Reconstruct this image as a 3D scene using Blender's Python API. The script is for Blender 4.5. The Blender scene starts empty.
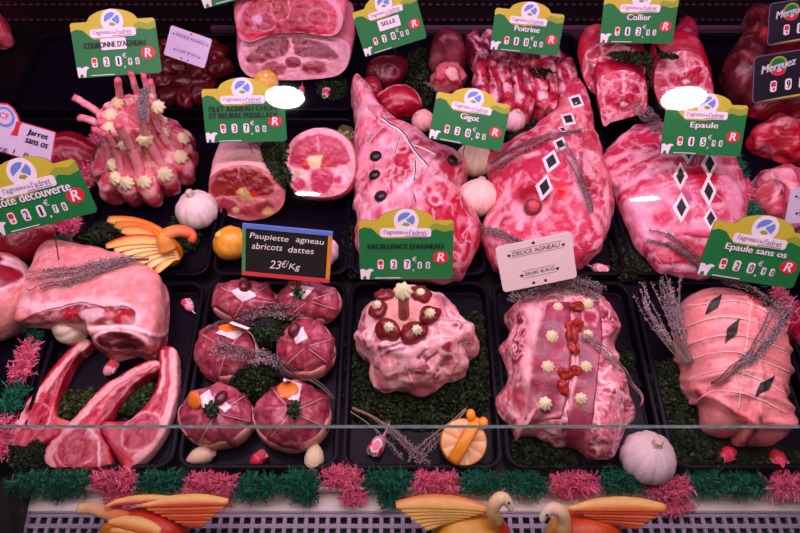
import bpy, math, random
import numpy as np
from mathutils import Vector
from mathutils.bvhtree import BVHTree
random.seed(7)
RNG = np.random.default_rng(11)
COLL = bpy.context.scene.collection
# ------------------------------------------------------------------ camera (units: metres, deck is z = 0)
FPX = 670.0
PITCH = math.radians(57.0)
CAM = np.array([0.0, -0.475, 0.732])
FWD = np.array([0, math.cos(PITCH), -math.sin(PITCH)])
UPV = np.array([0, math.sin(PITCH), math.cos(PITCH)])
ZF = -0.016          # floor of a tray (tray rims lie at z = 0)

def ray(px, py):
    d = FWD + UPV * ((266.5 - py) / FPX)
    d = d + np.array([(px - 400.0) / FPX, 0, 0])
    return d / np.linalg.norm(d)

def P(px, py, z):
    d = ray(px, py)
    return CAM + d * ((z - CAM[2]) / d[2])

def on_plane(px, py, o, n):
    d = ray(px, py)
    return CAM + d * (np.dot(o - CAM, n) / np.dot(d, n))

def to_px(X):
    D = X - CAM
    w = D @ FWD
    return np.stack([400 + FPX * D[:, 0] / w, 266.5 - FPX * (D @ UPV) / w], 1)

def C(h):
    h = h.lstrip('#')
    v = np.array([int(h[i:i + 2], 16) / 255 for i in (0, 2, 4)])
    return np.where(v <= .04045, v / 12.92, ((v + .055) / 1.055) ** 2.4)

# ------------------------------------------------------------------ noise
def _h(ix, iy, iz, s):
    M = np.int64(0xffffffff)
    h = (ix * 374761393 + iy * 668265263 + iz * 1440662683 + s * 1274126177) & M
    h = ((h ^ (h >> 13)) * 1274126177) & M
    h = ((h ^ (h >> 15)) * 668265263) & M
    return (h ^ (h >> 16)) / 4294967296.0

def noise(X, f, s=0):
    Q = X * f + 100.0
    I = np.floor(Q).astype(np.int64)
    t = Q - I
    t = t * t * (3 - 2 * t)
    r = 0
    for a in (0, 1):
        for b in (0, 1):
            for c in (0, 1):
                w = (t[:, 0] if a else 1 - t[:, 0]) * (t[:, 1] if b else 1 - t[:, 1]) * (t[:, 2] if c else 1 - t[:, 2])
                r = r + w * _h(I[:, 0] + a, I[:, 1] + b, I[:, 2] + c, s)
    return r * 2 - 1

def fbm(X, f, s=0, o=3):
    r, a = 0, 1.0
    for k in range(o):
        r = r + a * noise(X, f * 2 ** k, s + k * 7)
        a *= .5
    return r

def sst(x, a, b):
    t = np.clip((x - a) / (b - a + 1e-9), 0, 1)
    return t * t * (3 - 2 * t)

# ------------------------------------------------------------------ materials
def nodes(name):
    m = bpy.data.materials.new(name)
    m.use_nodes = True
    return m, m.node_tree.nodes, m.node_tree.links, m.node_tree.nodes['Principled BSDF']

def flat(name, col, rough=.5, metal=0, spec=.5, emit=None, var=.0, freq=60, bump=0, bfreq=200):
    m, N, L, b = nodes(name)
    c = C(col) if isinstance(col, str) else np.array(col)
    b.inputs['Base Color'].default_value = (*c, 1)
    b.inputs['Roughness'].default_value = rough
    b.inputs['Metallic'].default_value = metal
    b.inputs['Specular IOR Level'].default_value = spec
    if var:
        t = N.new('ShaderNodeTexNoise'); t.inputs['Scale'].default_value = freq; t.inputs['Detail'].default_value = 3
        g = N.new('ShaderNodeTexCoord'); L.new(g.outputs['Object'], t.inputs['Vector'])
        r = N.new('ShaderNodeMapRange'); r.inputs['From Min'].default_value = .3; r.inputs['From Max'].default_value = .7
        r.inputs['To Min'].default_value = 1 - var; r.inputs['To Max'].default_value = 1 + var
        L.new(t.outputs['Fac'], r.inputs['Value'])
        x = N.new('ShaderNodeVectorMath'); x.operation = 'SCALE'; x.inputs[0].default_value = tuple(c)
        L.new(r.outputs[0], x.inputs['Scale']); L.new(x.outputs[0], b.inputs['Base Color'])
    if bump:
        t = N.new('ShaderNodeTexNoise'); t.inputs['Scale'].default_value = bfreq; t.inputs['Detail'].default_value = 3
        g = N.new('ShaderNodeTexCoord'); L.new(g.outputs['Object'], t.inputs['Vector'])
        u = N.new('ShaderNodeBump'); u.inputs['Strength'].default_value = bump; u.inputs['Distance'].default_value = .002
        L.new(t.outputs['Fac'], u.inputs['Height']); L.new(u.outputs[0], b.inputs['Normal'])
    if emit:
        b.inputs['Emission Color'].default_value = (*C(emit[0]), 1)
        b.inputs['Emission Strength'].default_value = emit[1]
    return m

def vcol(name, rough=.4, spec=.5, coat=0., bump=.25, bfreq=350, var=.12, vfreq=250):
    m, N, L, b = nodes(name)
    a = N.new('ShaderNodeAttribute'); a.attribute_name = 'Col'
    g = N.new('ShaderNodeTexCoord')
    t = N.new('ShaderNodeTexNoise'); t.inputs['Scale'].default_value = vfreq; t.inputs['Detail'].default_value = 4
    L.new(g.outputs['Object'], t.inputs['Vector'])
    r = N.new('ShaderNodeMapRange'); r.inputs['From Min'].default_value = .3; r.inputs['From Max'].default_value = .7
    r.inputs['To Min'].default_value = 1 - var; r.inputs['To Max'].default_value = 1 + var
    L.new(t.outputs['Fac'], r.inputs['Value'])
    x = N.new('ShaderNodeVectorMath'); x.operation = 'SCALE'
    L.new(a.outputs['Color'], x.inputs[0]); L.new(r.outputs[0], x.inputs['Scale'])
    L.new(x.outputs[0], b.inputs['Base Color'])
    b.inputs['Roughness'].default_value = rough
    b.inputs['Specular IOR Level'].default_value = spec
    b.inputs['Coat Weight'].default_value = coat
    b.inputs['Coat Roughness'].default_value = .18
    if bump:
        t2 = N.new('ShaderNodeTexNoise'); t2.inputs['Scale'].default_value = bfreq; t2.inputs['Detail'].default_value = 3
        L.new(g.outputs['Object'], t2.inputs['Vector'])
        u = N.new('ShaderNodeBump'); u.inputs['Strength'].default_value = bump; u.inputs['Distance'].default_value = .002
        L.new(t2.outputs['Fac'], u.inputs['Height']); L.new(u.outputs[0], b.inputs['Normal'])
        if coat: L.new(u.outputs[0], b.inputs['Coat Normal'])
    return m

M = {}
M['meat'] = vcol('moist_meat', .38, .45, .3, .32, 240, .13, 200)
M['fruit'] = vcol('fruit_flesh', .35, .4, .1, .1, 200, .08, 120)
M['bulb'] = vcol('garlic_skin', .5, .35, 0, .15, 200, .06, 120)
M['leafc'] = vcol('leaf_green', .6, .25, 0, 0)
M['herb'] = vcol('dry_herb', .75, .2, 0, 0)
M['plastic_leaf'] = vcol('plastic_garland', .45, .35, 0, 0, var=.05)
M['cream'] = flat('piped_cream', '#efe6b8', .5, var=.06, freq=200)
M['bone'] = vcol('bone', .5, .4, .05, .2, 200)
M['string'] = flat('butcher_string', '#f0d8d4', .7)
M['olive'] = flat('black_olive', '#1c1418', .35, var=.2)
M['nori'] = flat('dark_leaf', '#1d2420', .55, var=.25, freq=300)
M['white_edge'] = flat('white_fat_cut', '#f7e6ea', .5)
M['green'] = flat('tag_green', '#1f7a3f', .38, spec=.4)
M['yellow'] = flat('tag_yellow', '#c9bb3a', .38, spec=.4)
M['yellow2'] = flat('tag_olive', '#93a53a', .38, spec=.4)
M['white'] = flat('tag_white', '#f4eaf4', .4, spec=.4)
M['ink'] = flat('black_ink', '#121216', .5)
M['red'] = flat('tag_red', '#d8283c', .4)
M['blue'] = flat('tag_blue', '#6f8fd8', .4)
M['purple_ink'] = flat('purple_ink', '#7a5a86', .5)
M['blackplate'] = flat('black_plate', '#1b1526', .4)
M['lilac'] = flat('lilac_card', '#d9c8e6', .5)
M['pinkcard'] = flat('pale_card', '#f2dcdc', .5)
M['slate'] = flat('slate_board', '#121214', .6, var=.2, freq=80)
M['chalk'] = flat('chalk', '#f2ecea', .9)
M['f_blue'] = flat('frame_blue', '#5f7fd0', .5, var=.08)
M['f_green'] = flat('frame_green', '#4f9a5a', .5, var=.08)
M['f_orange'] = flat('frame_orange', '#e09030', .5, var=.08)
M['f_red'] = flat('frame_red', '#d84048', .5, var=.08)
M['pin'] = flat('steel_pin', '#6a5560', .35, metal=.8)
M['tray'] = flat('black_plastic', '#0b0412', .3, spec=.07, bump=.02, bfreq=60)
M['deck'] = flat('display_deck', '#0a060a', .4, spec=.15)
M['ledge'] = flat('white_ledge', '#ece2da', .4, var=.04, freq=20)
M['grille'] = flat('grille_metal', '#8d8496', .45, metal=.2)
M['duct'] = flat('duct_dark', '#180b12', .45, metal=.2, var=.15, freq=25)
M['slot'] = flat('duct_slot_gleam', '#5a3448', .4, metal=.4)  # pale colour carries the gleam of the lit perforations
M['rail'] = flat('rail_pale', '#5a3c50', .4, metal=.2)

# ------------------------------------------------------------------ object helpers
def thing(name, label, cat, loc, group=None):
    o = bpy.data.objects.new(name, None)
    COLL.objects.link(o)
    o.empty_display_size = .02
    o.location = tuple(float(v) for v in loc)
    o['label'] = label; o['category'] = cat
    if group: o['group'] = group
    return o

def root_loc(p):
    v = np.zeros(3)
    while p is not None:
        v = v + np.array(p.location); p = p.parent
    return v

def mk(name, V, Fc, mat, parent=None, col=None, smooth=True, label=None, cat=None, group=None, kind=None, mats=None, mi=None):
    V = np.asarray(V, float)
    if parent is not None:
        loc = root_loc(parent)
    else:
        lo, hi = V.min(0), V.max(0)
        loc = np.array([(lo[0] + hi[0]) / 2, (lo[1] + hi[1]) / 2, lo[2]])
    me = bpy.data.meshes.new(name)
    me.from_pydata((V - loc).tolist(), [], [tuple(int(i) for i in f) for f in Fc])
    if col is not None:
        a = me.attributes.new('Col', 'FLOAT_COLOR', 'POINT')
        c4 = np.ones((len(V), 4), np.float32); c4[:, :3] = np.clip(col, 0, 1)
        a.data.foreach_set('color', c4.ravel())
    for mm in (mats or [mat]):
        me.materials.append(M[mm] if isinstance(mm, str) else mm)
    if mi is not None:
        me.polygons.foreach_set('material_index', np.asarray(mi, np.int32))
    me.polygons.foreach_set('use_smooth', np.full(len(me.polygons), smooth))
    me.update()
    o = bpy.data.objects.new(name, me)
    COLL.objects.link(o)
    if parent is None:
        o.location = tuple(loc)
    else:
        o.parent = parent
    if label: o['label'] = label
    if cat: o['category'] = cat
    if group: o['group'] = group
    if kind: o['kind'] = kind
    return o

class Surf:
    """built surface that garnishes, strings and pins are laid on"""
    def __init__(s, V, Fc):
        s.t = BVHTree.FromPolygons([tuple(v) for v in V], [tuple(int(i) for i in f) for f in Fc])
    def at(s, px, py):
        d = ray(px, py)
        r = s.t.ray_cast(Vector(CAM), Vector(d))
        if r[0] is None: return None
        n = np.array(r[1]);
        if np.dot(n, d) > 0: n = -n
        return np.array(r[0]), n, r[3]
SURF = {}

def lay(px, py, names, z, lift=0.):
    best = None
    for nm in names:
        r = SURF[nm].at(px, py)
        if r is not None and (best is None or r[2] < best[2]): best = r
    if best is None:
        return P(px, py, z) + np.array([0, 0, lift]), np.array([0, 0, 1.])
    return best[0] + best[1] * lift, best[1]

def catmull(pts, n, closed=True):
    p = np.asarray(pts, float)
    m = len(p)
    dense = []
    rng = range(m) if closed else range(m - 1)
    for i in rng:
        if closed:
            a, b, c, d = p[(i - 1) % m], p[i], p[(i + 1) % m], p[(i + 2) % m]
        else:
            a, b, c, d = p[max(i - 1, 0)], p[i], p[i + 1], p[min(i + 2, m - 1)]
        for t in np.linspace(0, 1, 12, endpoint=False):
            dense.append(.5 * ((2 * b) + (c - a) * t + (2 * a - 5 * b + 4 * c - d) * t * t + (3 * b - a - 3 * c + d) * t ** 3))
    dense.append(p[0] if closed else p[-1])
    q = np.array(dense)
    s = np.r_[0, np.cumsum(np.linalg.norm(np.diff(q, axis=0), axis=1))]
    u = np.linspace(0, s[-1], n + 1)[:-1] if closed else np.linspace(0, s[-1], n)
    return np.stack([np.interp(u, s, q[:, k]) for k in range(q.shape[1])], 1)

def rings_faces(R, n, closed=True):
    i = np.arange(n if closed else n - 1)
    j = (i + 1) % n
    out = []
    for r in range(R - 1):
        a = r * n
        out.append(np.stack([a + i, a + j, a + n + j, a + n + i], 1))
    return np.concatenate(out)

def normals(V, Fq):
    Fq = np.asarray(Fq)
    a, b, c, d = (V[Fq[:, k]] for k in range(4))
    nf = np.cross(c - a, d - b)
    N = np.zeros_like(V)
    for k in range(4): np.add.at(N, Fq[:, k], nf)
    return N / (np.linalg.norm(N, axis=1, keepdims=True) + 1e-12)

def seg_d(uv, pts, closed=False):
    p = np.asarray(pts, float)
    if closed: p = np.r_[p, p[:1]]
    d = np.full(len(uv), 1e9)
    for a, b in zip(p[:-1], p[1:]):
        ab = b - a
        t = np.clip(((uv - a) @ ab) / (ab @ ab + 1e-9), 0, 1)
        d = np.minimum(d, np.linalg.norm(uv - (a + t[:, None] * ab), axis=1))
    return d

def inside(uv, pts):
    p = np.asarray(pts, float); q = np.roll(p, -1, 0)
    r = np.zeros(len(uv), bool)
    for a, b in zip(p, q):
        c = ((a[1] > uv[:, 1]) != (b[1] > uv[:, 1]))
        x = (b[0] - a[0]) * (uv[:, 1] - a[1]) / (b[1] - a[1] + 1e-12) + a[0]
        r ^= c & (uv[:, 0] < x)
    return r

def mask(op, uv, X):
    k = op[0]
    if k == 'e':
        (cx, cy), (rx, ry), ang, soft = op[1], op[2], math.radians(op[3]), op[5]
        d = uv - np.array([cx, cy]); ca, sa = math.cos(ang), math.sin(ang)
        u = (d[:, 0] * ca + d[:, 1] * sa) / rx; v = (-d[:, 0] * sa + d[:, 1] * ca) / ry
        return 1 - sst((np.hypot(u, v) - 1) * min(rx, ry), -soft, soft)
    if k == 'r':      # ring
        (cx, cy), (rx, ry), ang, soft, w = op[1], op[2], math.radians(op[3]), op[5], op[6]
        d = uv - np.array([cx, cy]); ca, sa = math.cos(ang), math.sin(ang)
        u = (d[:, 0] * ca + d[:, 1] * sa) / rx; v = (-d[:, 0] * sa + d[:, 1] * ca) / ry
        return 1 - sst(np.abs((np.hypot(u, v) - 1) * min(rx, ry)) - w, -soft, soft)
    if k == 'p':
        pts, soft = catmull(op[1], 60), op[3]
        sd = seg_d(uv, pts, True) * np.where(inside(uv, pts), -1, 1)
        return 1 - sst(sd, -soft, soft)
    if k == 'l':
        pts = catmull(op[1], 24, False)
        return 1 - sst(seg_d(uv, pts) - op[2], -op[4], op[4])
    if k == 'n':      # blotches:  ('n', freq, lo, hi, color, seed, strength)
        return sst(fbm(X, op[1], op[5]), op[2], op[3]) * (op[6] if len(op) > 6 else 1)
    if k == 's':      # streaks along a direction: ('s', freq, degrees, stretch, lo, hi, color, seed, strength)
        a = math.radians(op[2]); Y = X + .012 * np.stack([noise(X, 22, 41), noise(X, 22, 42), noise(X, 22, 43)], 1)
        u = Y[:, 0] * math.cos(a) + Y[:, 1] * math.sin(a); v = -Y[:, 0] * math.sin(a) + Y[:, 1] * math.cos(a)
        return sst(fbm(np.stack([u / op[3], v, Y[:, 2]], 1), op[1], op[7]), op[4], op[5]) * op[8]
    if k == 'w':      # web of thin lines:  ('w', freq, width, color, seed, strength)
        Y = X + .004 * np.stack([noise(X, 90, 5), noise(X, 90, 6), noise(X, 90, 7)], 1)
        v = np.minimum(np.abs(noise(Y, op[1], op[4])), np.abs(noise(Y, op[1] * .83, op[4] + 3)))
        return (1 - sst(v, op[2] * .5, op[2])) * (op[5] if len(op) > 5 else 1)

def colour_of(op):
    return {'e': 4, 'r': 4, 'p': 2, 'l': 3, 'n': 4, 'w': 3, 's': 6}[op[0]]

def paint(uv, X, base, ops, wob=1.2, seed=0):
    col = np.tile(C(base), (len(X), 1))
    w = uv + wob * np.stack([fbm(X, 110, 31 + seed), fbm(X, 110, 57 + seed)], 1)
    for op in ops:
        m = mask(op, w, X)[:, None]
        c = C(op[colour_of(op)])
        col = col * (1 - m) + c * m
    if MEATY:      # deeper, more saturated flesh tones
        g = col.mean(1, keepdims=True)
        col = np.clip(g + (col - g) * 1.2, 0.004, 1) * (.58 + .50 * g) * np.array([1.02, .94, 1.04])
    return col
MEATY = True

def pat_uv(V, o, tilt):
    n = np.array([0, -math.sin(tilt), math.cos(tilt)])
    Q = V - ((V - o) @ n)[:, None] * n
    return to_px(Q)

def blob(name, outl, z0, h, base, ops=(), parent=None, mat='meat', n=160, m=34, low=18, p=2.2, ke=.32, under=.12,
         kf=.2, kb=.62, spine=None, lump=(.0015, 60), sculpt=(), tilt=20, wob=1.2, seed=0, surf=None, meta=None, ztop=.6, lowfn=None, **kw):
    o = catmull(outl, n)
    py = o[:, 1]
    k = kf + (kb - kf) * (py.max() - py) / (py.max() - py.min())
    E = np.array([P(a, b, z0 + h * kk)[:2] for (a, b), kk in zip(o, k)])
    if spine is None:
        c = E.mean(0); S = np.tile(c, (n, 1))
    else:
        sp = np.array([P(a, b, z0 + h * ztop)[:2] for a, b in spine])
        S = np.zeros((n, 2)); bd = np.full(n, 1e9)
        for a, b in zip(sp[:-1], sp[1:]):
            ab = b - a
            t = np.clip(((E - a) @ ab) / (ab @ ab), 0, 1)
            q = a + t[:, None] * ab
            d = np.linalg.norm(E - q, axis=1)
            S[d < bd] = q[d < bd]; bd = np.minimum(bd, d)
    rows = []
    for s in np.linspace(1, 0, low, endpoint=False):
        sc = 1 - under * s * s
        rows.append(np.c_[S + (E - S) * sc, np.full(n, z0 + h * ke * (1 - s))])
    for j in range(m):
        th = j / (m - 1) * math.pi / 2
        t = math.cos(th)
        if p > 3.2: t = 1 - (j / (m - 1)) ** 1.5
        zz = (max(0, 1 - t ** p)) ** (1 / p)
        t = max(t, .001)
        rows.append(np.c_[S + (E - S) * t, np.full(n, z0 + h * (ke + (1 - ke) * zz))])
    V = np.concatenate(rows)
    Fq = rings_faces(low + m, n)
    top = (V[:, 2] > z0 + 1e-4)
    N = normals(V, Fq)
    org = np.array([E[:, 0].mean(), E[:, 1].mean(), z0 + h * ztop])
    tl = math.radians(tilt)
    uv = pat_uv(V, org, tl)
    disp = lump[0] * fbm(V, lump[1], seed + 3)
    for q in sculpt:
        if q[0] == 'l':
            disp = disp + q[3] * np.exp(-(seg_d(uv, catmull(q[1], 24, False)) / q[2]) ** 2)
        elif q[0] == 'e':
            d = (uv - np.array(q[1])) / np.array(q[2])
            disp = disp + q[3] * np.exp(-(d ** 2).sum(1))
        elif q[0] == 'n':
            disp = disp + q[2] * fbm(V, q[1], q[3], 2)
        elif q[0] == 'b':    # billowed folds
            disp = disp + q[2] * (np.abs(noise(V, q[1], q[3])) * 2 - .6)
    edge = np.ones(len(V)); edge[:n * 2] = 0
    V = V + N * (disp * edge)[:, None]
    V[:, 2] = np.maximum(V[:, 2], z0 if lowfn is None else lowfn(V))
    col = paint(uv, V, base, ops, wob, seed)
    ob = mk(name, V, Fq, mat, parent, col, **kw)
    SURF[surf or ob.name] = Surf(V, Fq)
    if meta is not None: meta.update(E=E, S=S, n=n)
    return ob

def meat(name, label, cat, outl, h, base, ops=(), z0=ZF, part='meat', **kw):
    """a piece of meat as a thing: Empty at its base with its flesh as the first part"""
    o = np.array(outl, float)
    t = thing(name, label, cat, P(o[:, 0].mean(), o[:, 1].mean(), z0), kw.pop('group', None))
    blob(part, outl, z0, h, base, ops, parent=t, surf=t.name, **kw)
    return t

def facecut(t, key, outl, org, tilt, axis, length, face_base, face_ops, body_base, body_ops=(), n=150, m=40, bulge=.004, taper=0,
            yaw=0, wob=1.0, seed=0, swell=.05, endround=.25, lump=.0012, squash=1.0, names=('cut_face', 'body')):
    a, y = math.radians(tilt), math.radians(yaw)
    nrm = np.array([math.sin(y) * math.cos(a), -math.cos(y) * math.cos(a), math.sin(a)])
    O = P(*org)
    E = np.array([on_plane(q[0], q[1], O, nrm) for q in catmull(outl, n)])
    c = E.mean(0)
    rows = []
    for j in range(m):
        s = max(1 - j / (m - 1), .001)
        rows.append(c + (E - c) * s + nrm * bulge * (1 - s * s))
    V = np.concatenate(rows); Fq = rings_faces(m, n)
    V = V + nrm * (lump * fbm(V, 120, seed))[:, None] * np.clip(np.repeat(np.arange(m), n) / 4, 0, 1)[:, None]
    d = V - O
    uv = to_px(V - (d @ nrm)[:, None] * nrm)
    mk(names[0], V, Fq[:, ::-1], 'meat', t, paint(uv, V, face_base, face_ops, wob, seed))
    ax = np.array(axis, float); ax /= np.linalg.norm(ax)
    rows = []; B = 30
    for j in range(B):
        s = j / (B - 1)
        sc = 1 + swell * math.sin(math.pi * min(1, s * 1.2)) + .02 * min(1, s * 12)
        sc *= 1 - taper * s
        if s > 1 - endround: sc *= math.sqrt(max(.0004, 1 - ((s - 1 + endround) / endround) ** 2))
        rows.append(c + (E - c) * sc * np.array([1, 1, 1 - (1 - squash) * s]) + ax * length * s)
    W = np.concatenate(rows); Gq = rings_faces(B, n)
    W = W + normals(W, Gq) * (lump * fbm(W, 60, seed + 9))[:, None]
    mk(names[1], W, Gq, 'meat', t, paint(to_px(W), W, body_base, body_ops, wob, seed))
    SURF[key] = Surf(np.r_[V, W], np.r_[Fq, Gq + len(V)])
    return t

def frame(n, up=(0, 1, 0)):
    n = np.asarray(n, float) / np.linalg.norm(n)
    x = np.cross(np.asarray(up, float), n)
    if np.linalg.norm(x) < 1e-4: x = np.cross((1, 0, 0), n)
    x /= np.linalg.norm(x)
    return np.stack([x, np.cross(n, x), n], 1)

def tube(path, rad, k=6, cap=True, flatz=None):
    p = np.asarray(path, float); L = len(p)
    rad = np.broadcast_to(np.asarray(rad, float), (L,))
    T = np.gradient(p, axis=0); T /= np.linalg.norm(T, axis=1, keepdims=True) + 1e-12
    ref = np.array([0, 0, 1.]) if abs(T[0][2]) < .9 else np.array([1., 0, 0])
    V = []
    for i in range(L):
        x = np.cross(T[i], ref); x /= np.linalg.norm(x) + 1e-12
        y = np.cross(x, T[i])
        for q in range(k):
            a = 2 * math.pi * q / k
            V.append(p[i] + rad[i] * (math.cos(a) * x + (flatz or 1) * math.sin(a) * y))
    Fc = [tuple(f) for f in rings_faces(L, k)]
    if cap:
        Fc.append(tuple(range(k))[::-1]); Fc.append(tuple(range((L - 1) * k, L * k)))
    return np.array(V), Fc

def join(parts):
    V, Fc, o = [], [], 0
    for v, f in parts:
        V.append(np.asarray(v)); Fc += [tuple(int(i) + o for i in q) for q in f]; o += len(v)
    return np.concatenate(V), Fc

def box(c, s):
    c, s = np.array(c, float), np.array(s, float) / 2
    V = np.array([[x, y, z] for x in (-1, 1) for y in (-1, 1) for z in (-1, 1)]) * s + c
    return V, [(0, 1, 3, 2), (4, 6, 7, 5), (0, 4, 5, 1), (2, 3, 7, 6), (0, 2, 6, 4), (1, 5, 7, 3)]

def lathe(prof, k=32, mod=None):
    V = []
    for r, z in prof:
        for q in range(k):
            a = 2 * math.pi * q / k
            rr = r * (mod(a, z) if mod else 1)
            V.append((rr * math.cos(a), rr * math.sin(a), z))
    return np.array(V), [tuple(f) for f in rings_faces(len(prof), k)]

def rosette(t, p, n, r, name='cream_rosette'):
    k = 48
    prof = [(1.0, 0), (1.08, .18), (.98, .4), (.74, .62), (.45, .85), (.18, 1.05), (.01, 1.12)]
    V = []
    for q, (rr, z) in enumerate(prof):
        for i in range(k):
            a = 2 * math.pi * i / k
            f = 1 - .28 * abs(math.sin(4 * (a + .5 * z))) ** .7 * (1 if q < 6 else 0)
            V.append((rr * f * math.cos(a), rr * f * math.sin(a), z))
    V = np.array(V) * r
    R = frame(n)
    return mk(name, p + V @ R.T, rings_faces(len(prof), k), 'cream', t)

def ball(p, R, rx, ry, rz, k=24, m=14):
    V = []
    for j in range(m + 1):
        f = math.pi * j / m
        for i in range(k):
            a = 2 * math.pi * i / k
            V.append((rx * math.sin(f) * math.cos(a), ry * math.sin(f) * math.sin(a), rz * math.cos(f)))
    V = np.array(V)
    return np.asarray(p) + V @ np.asarray(R).T, rings_faces(m + 1, k)[:, ::-1]

def decal(t, name, names, cx, cy, rw, rh, ang, mat, lift, thick=.0006, g=8):
    """rhombus laid on a surface"""
    ca, sa = math.cos(math.radians(ang)), math.sin(math.radians(ang))
    V = []
    for j in range(g + 1):
        for i in range(g + 1):
            a, b = i / g * 2 - 1, j / g * 2 - 1
            u, v = (a + b) / 2 * rw, (b - a) / 2 * rh
            q, nn = lay(cx + u * ca - v * sa, cy + u * sa + v * ca, names, .05, lift)
            V.append(q)
    V = np.array(V); n = (g + 1) ** 2
    c = V.mean(0); nn = np.cross(V[g] - V[0], V[-g - 1] - V[0]); nn /= np.linalg.norm(nn)
    if nn @ (CAM - c) < 0: nn = -nn
    Fc = [(j * (g + 1) + i, j * (g + 1) + i + 1, (j + 1) * (g + 1) + i + 1, (j + 1) * (g + 1) + i) for j in range(g) for i in range(g)]
    W = np.r_[V + nn * thick, V - nn * .0012]
    rim = list(range(g + 1)) + [j * (g + 1) + g for j in range(1, g + 1)] + [g * (g + 1) + i for i in range(g - 1, -1, -1)] + [j * (g + 1) for j in range(g - 1, 0, -1)]
    Fc += [tuple(n + i for i in f[::-1]) for f in list(Fc)]
    Fc += [(a, b, n + b, n + a) for a, b in zip(rim, rim[1:] + rim[:1])]
    return mk(name, W, Fc, mat, t, smooth=False)

def strand(t, name, names, path, r, mat, lift=.0, z=0., k=6, n=None, taper=False):
    pts = catmull(path, n or max(8, int(np.abs(np.diff(np.array(path, float), axis=0)).sum() / 2.5)), False)
    q = np.array([lay(a, b, names, z, lift)[0] for a, b in pts])
    if len(q) > 6:
        q[1:-1] = (q[:-2] + q[1:-1] * 2 + q[2:]) / 4
    rad = np.full(len(q), r)
    if taper: rad = r * (1 - .7 * np.linspace(0, 1, len(q)))
    V, Fc = tube(q, rad, k)
    return mk(name, V, Fc, mat, t)
# ------------------------------------------------------------------ greens
def parsley(name, label, outl, z0, h, dens=.55, cols=('#16260c', '#24391a', '#0e1a0a'), size=.0032, names=(), cat='parsley', group=None, seed=1):
    rng = np.random.default_rng(seed)
    gain = 1.35
    o = catmull(outl, 60)
    lo, hi = o.min(0), o.max(0)
    area = .5 * abs(np.dot(o[:, 0], np.roll(o[:, 1], 1)) - np.dot(o[:, 1], np.roll(o[:, 0], 1)))
    n = int(area * dens)
    q = rng.uniform(lo, hi, (n * 4, 2)); q = q[inside(q, o)][:n]
    n = len(q)
    d = seg_d(q, o, True); D = max(d.max(), 1)
    hh = h * np.sqrt(np.clip(d / D * 1.3, 0, 1)) * rng.uniform(.55, 1.05, n)
    base = np.array([P(a, b, z0 + k)for (a, b), k in zip(q, hh)])
    if names:
        base = np.array([lay(a, b, names, z0, 0)[0] for a, b in q]) + np.c_[np.zeros(n), np.zeros(n), hh]
    V, Fc, col = [], [], []
    cc = [C(c) for c in cols]
    A = rng.normal(size=(n, 3)); A[:, 2] = np.abs(A[:, 2]) * .5; A /= np.linalg.norm(A, axis=1, keepdims=True)
    B = np.cross(A, rng.normal(size=(n, 3))); B /= np.linalg.norm(B, axis=1, keepdims=True)
    Nn = np.cross(A, B)
    s = size * rng.uniform(.6, 1.4, (n, 1))
    base[:, 2] = np.maximum(base[:, 2], z0 + .001)
    v = np.stack([base - A * s * .3, base + B * s * .75 + Nn * s * .35 + A * s * .3, base + A * s, base - B * s * .75 + Nn * s * .35 + A * s * .3], 1)
    V = v.reshape(-1, 3); V[:, 2] = np.maximum(V[:, 2], z0)
    I = np.arange(n) * 4
    Fc = np.r_[np.stack([I, I + 1, I + 2], 1), np.stack([I, I + 2, I + 3], 1)]
    ci = rng.integers(0, len(cc), n)
    col = np.repeat(np.array(cc)[ci] * gain * rng.uniform(.6, 1.5, (n, 1)), 4, 0)
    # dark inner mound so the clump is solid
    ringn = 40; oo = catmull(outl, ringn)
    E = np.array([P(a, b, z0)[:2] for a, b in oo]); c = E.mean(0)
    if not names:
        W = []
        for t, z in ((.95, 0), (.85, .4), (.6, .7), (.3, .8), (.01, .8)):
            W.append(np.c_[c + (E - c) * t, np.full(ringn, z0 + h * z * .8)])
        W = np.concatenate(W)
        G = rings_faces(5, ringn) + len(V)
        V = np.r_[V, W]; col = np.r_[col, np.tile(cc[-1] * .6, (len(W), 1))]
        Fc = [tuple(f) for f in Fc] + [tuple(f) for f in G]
    return mk(name, V, Fc, 'leafc', None, col, smooth=False, label=label, cat=cat, group=group)

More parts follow.
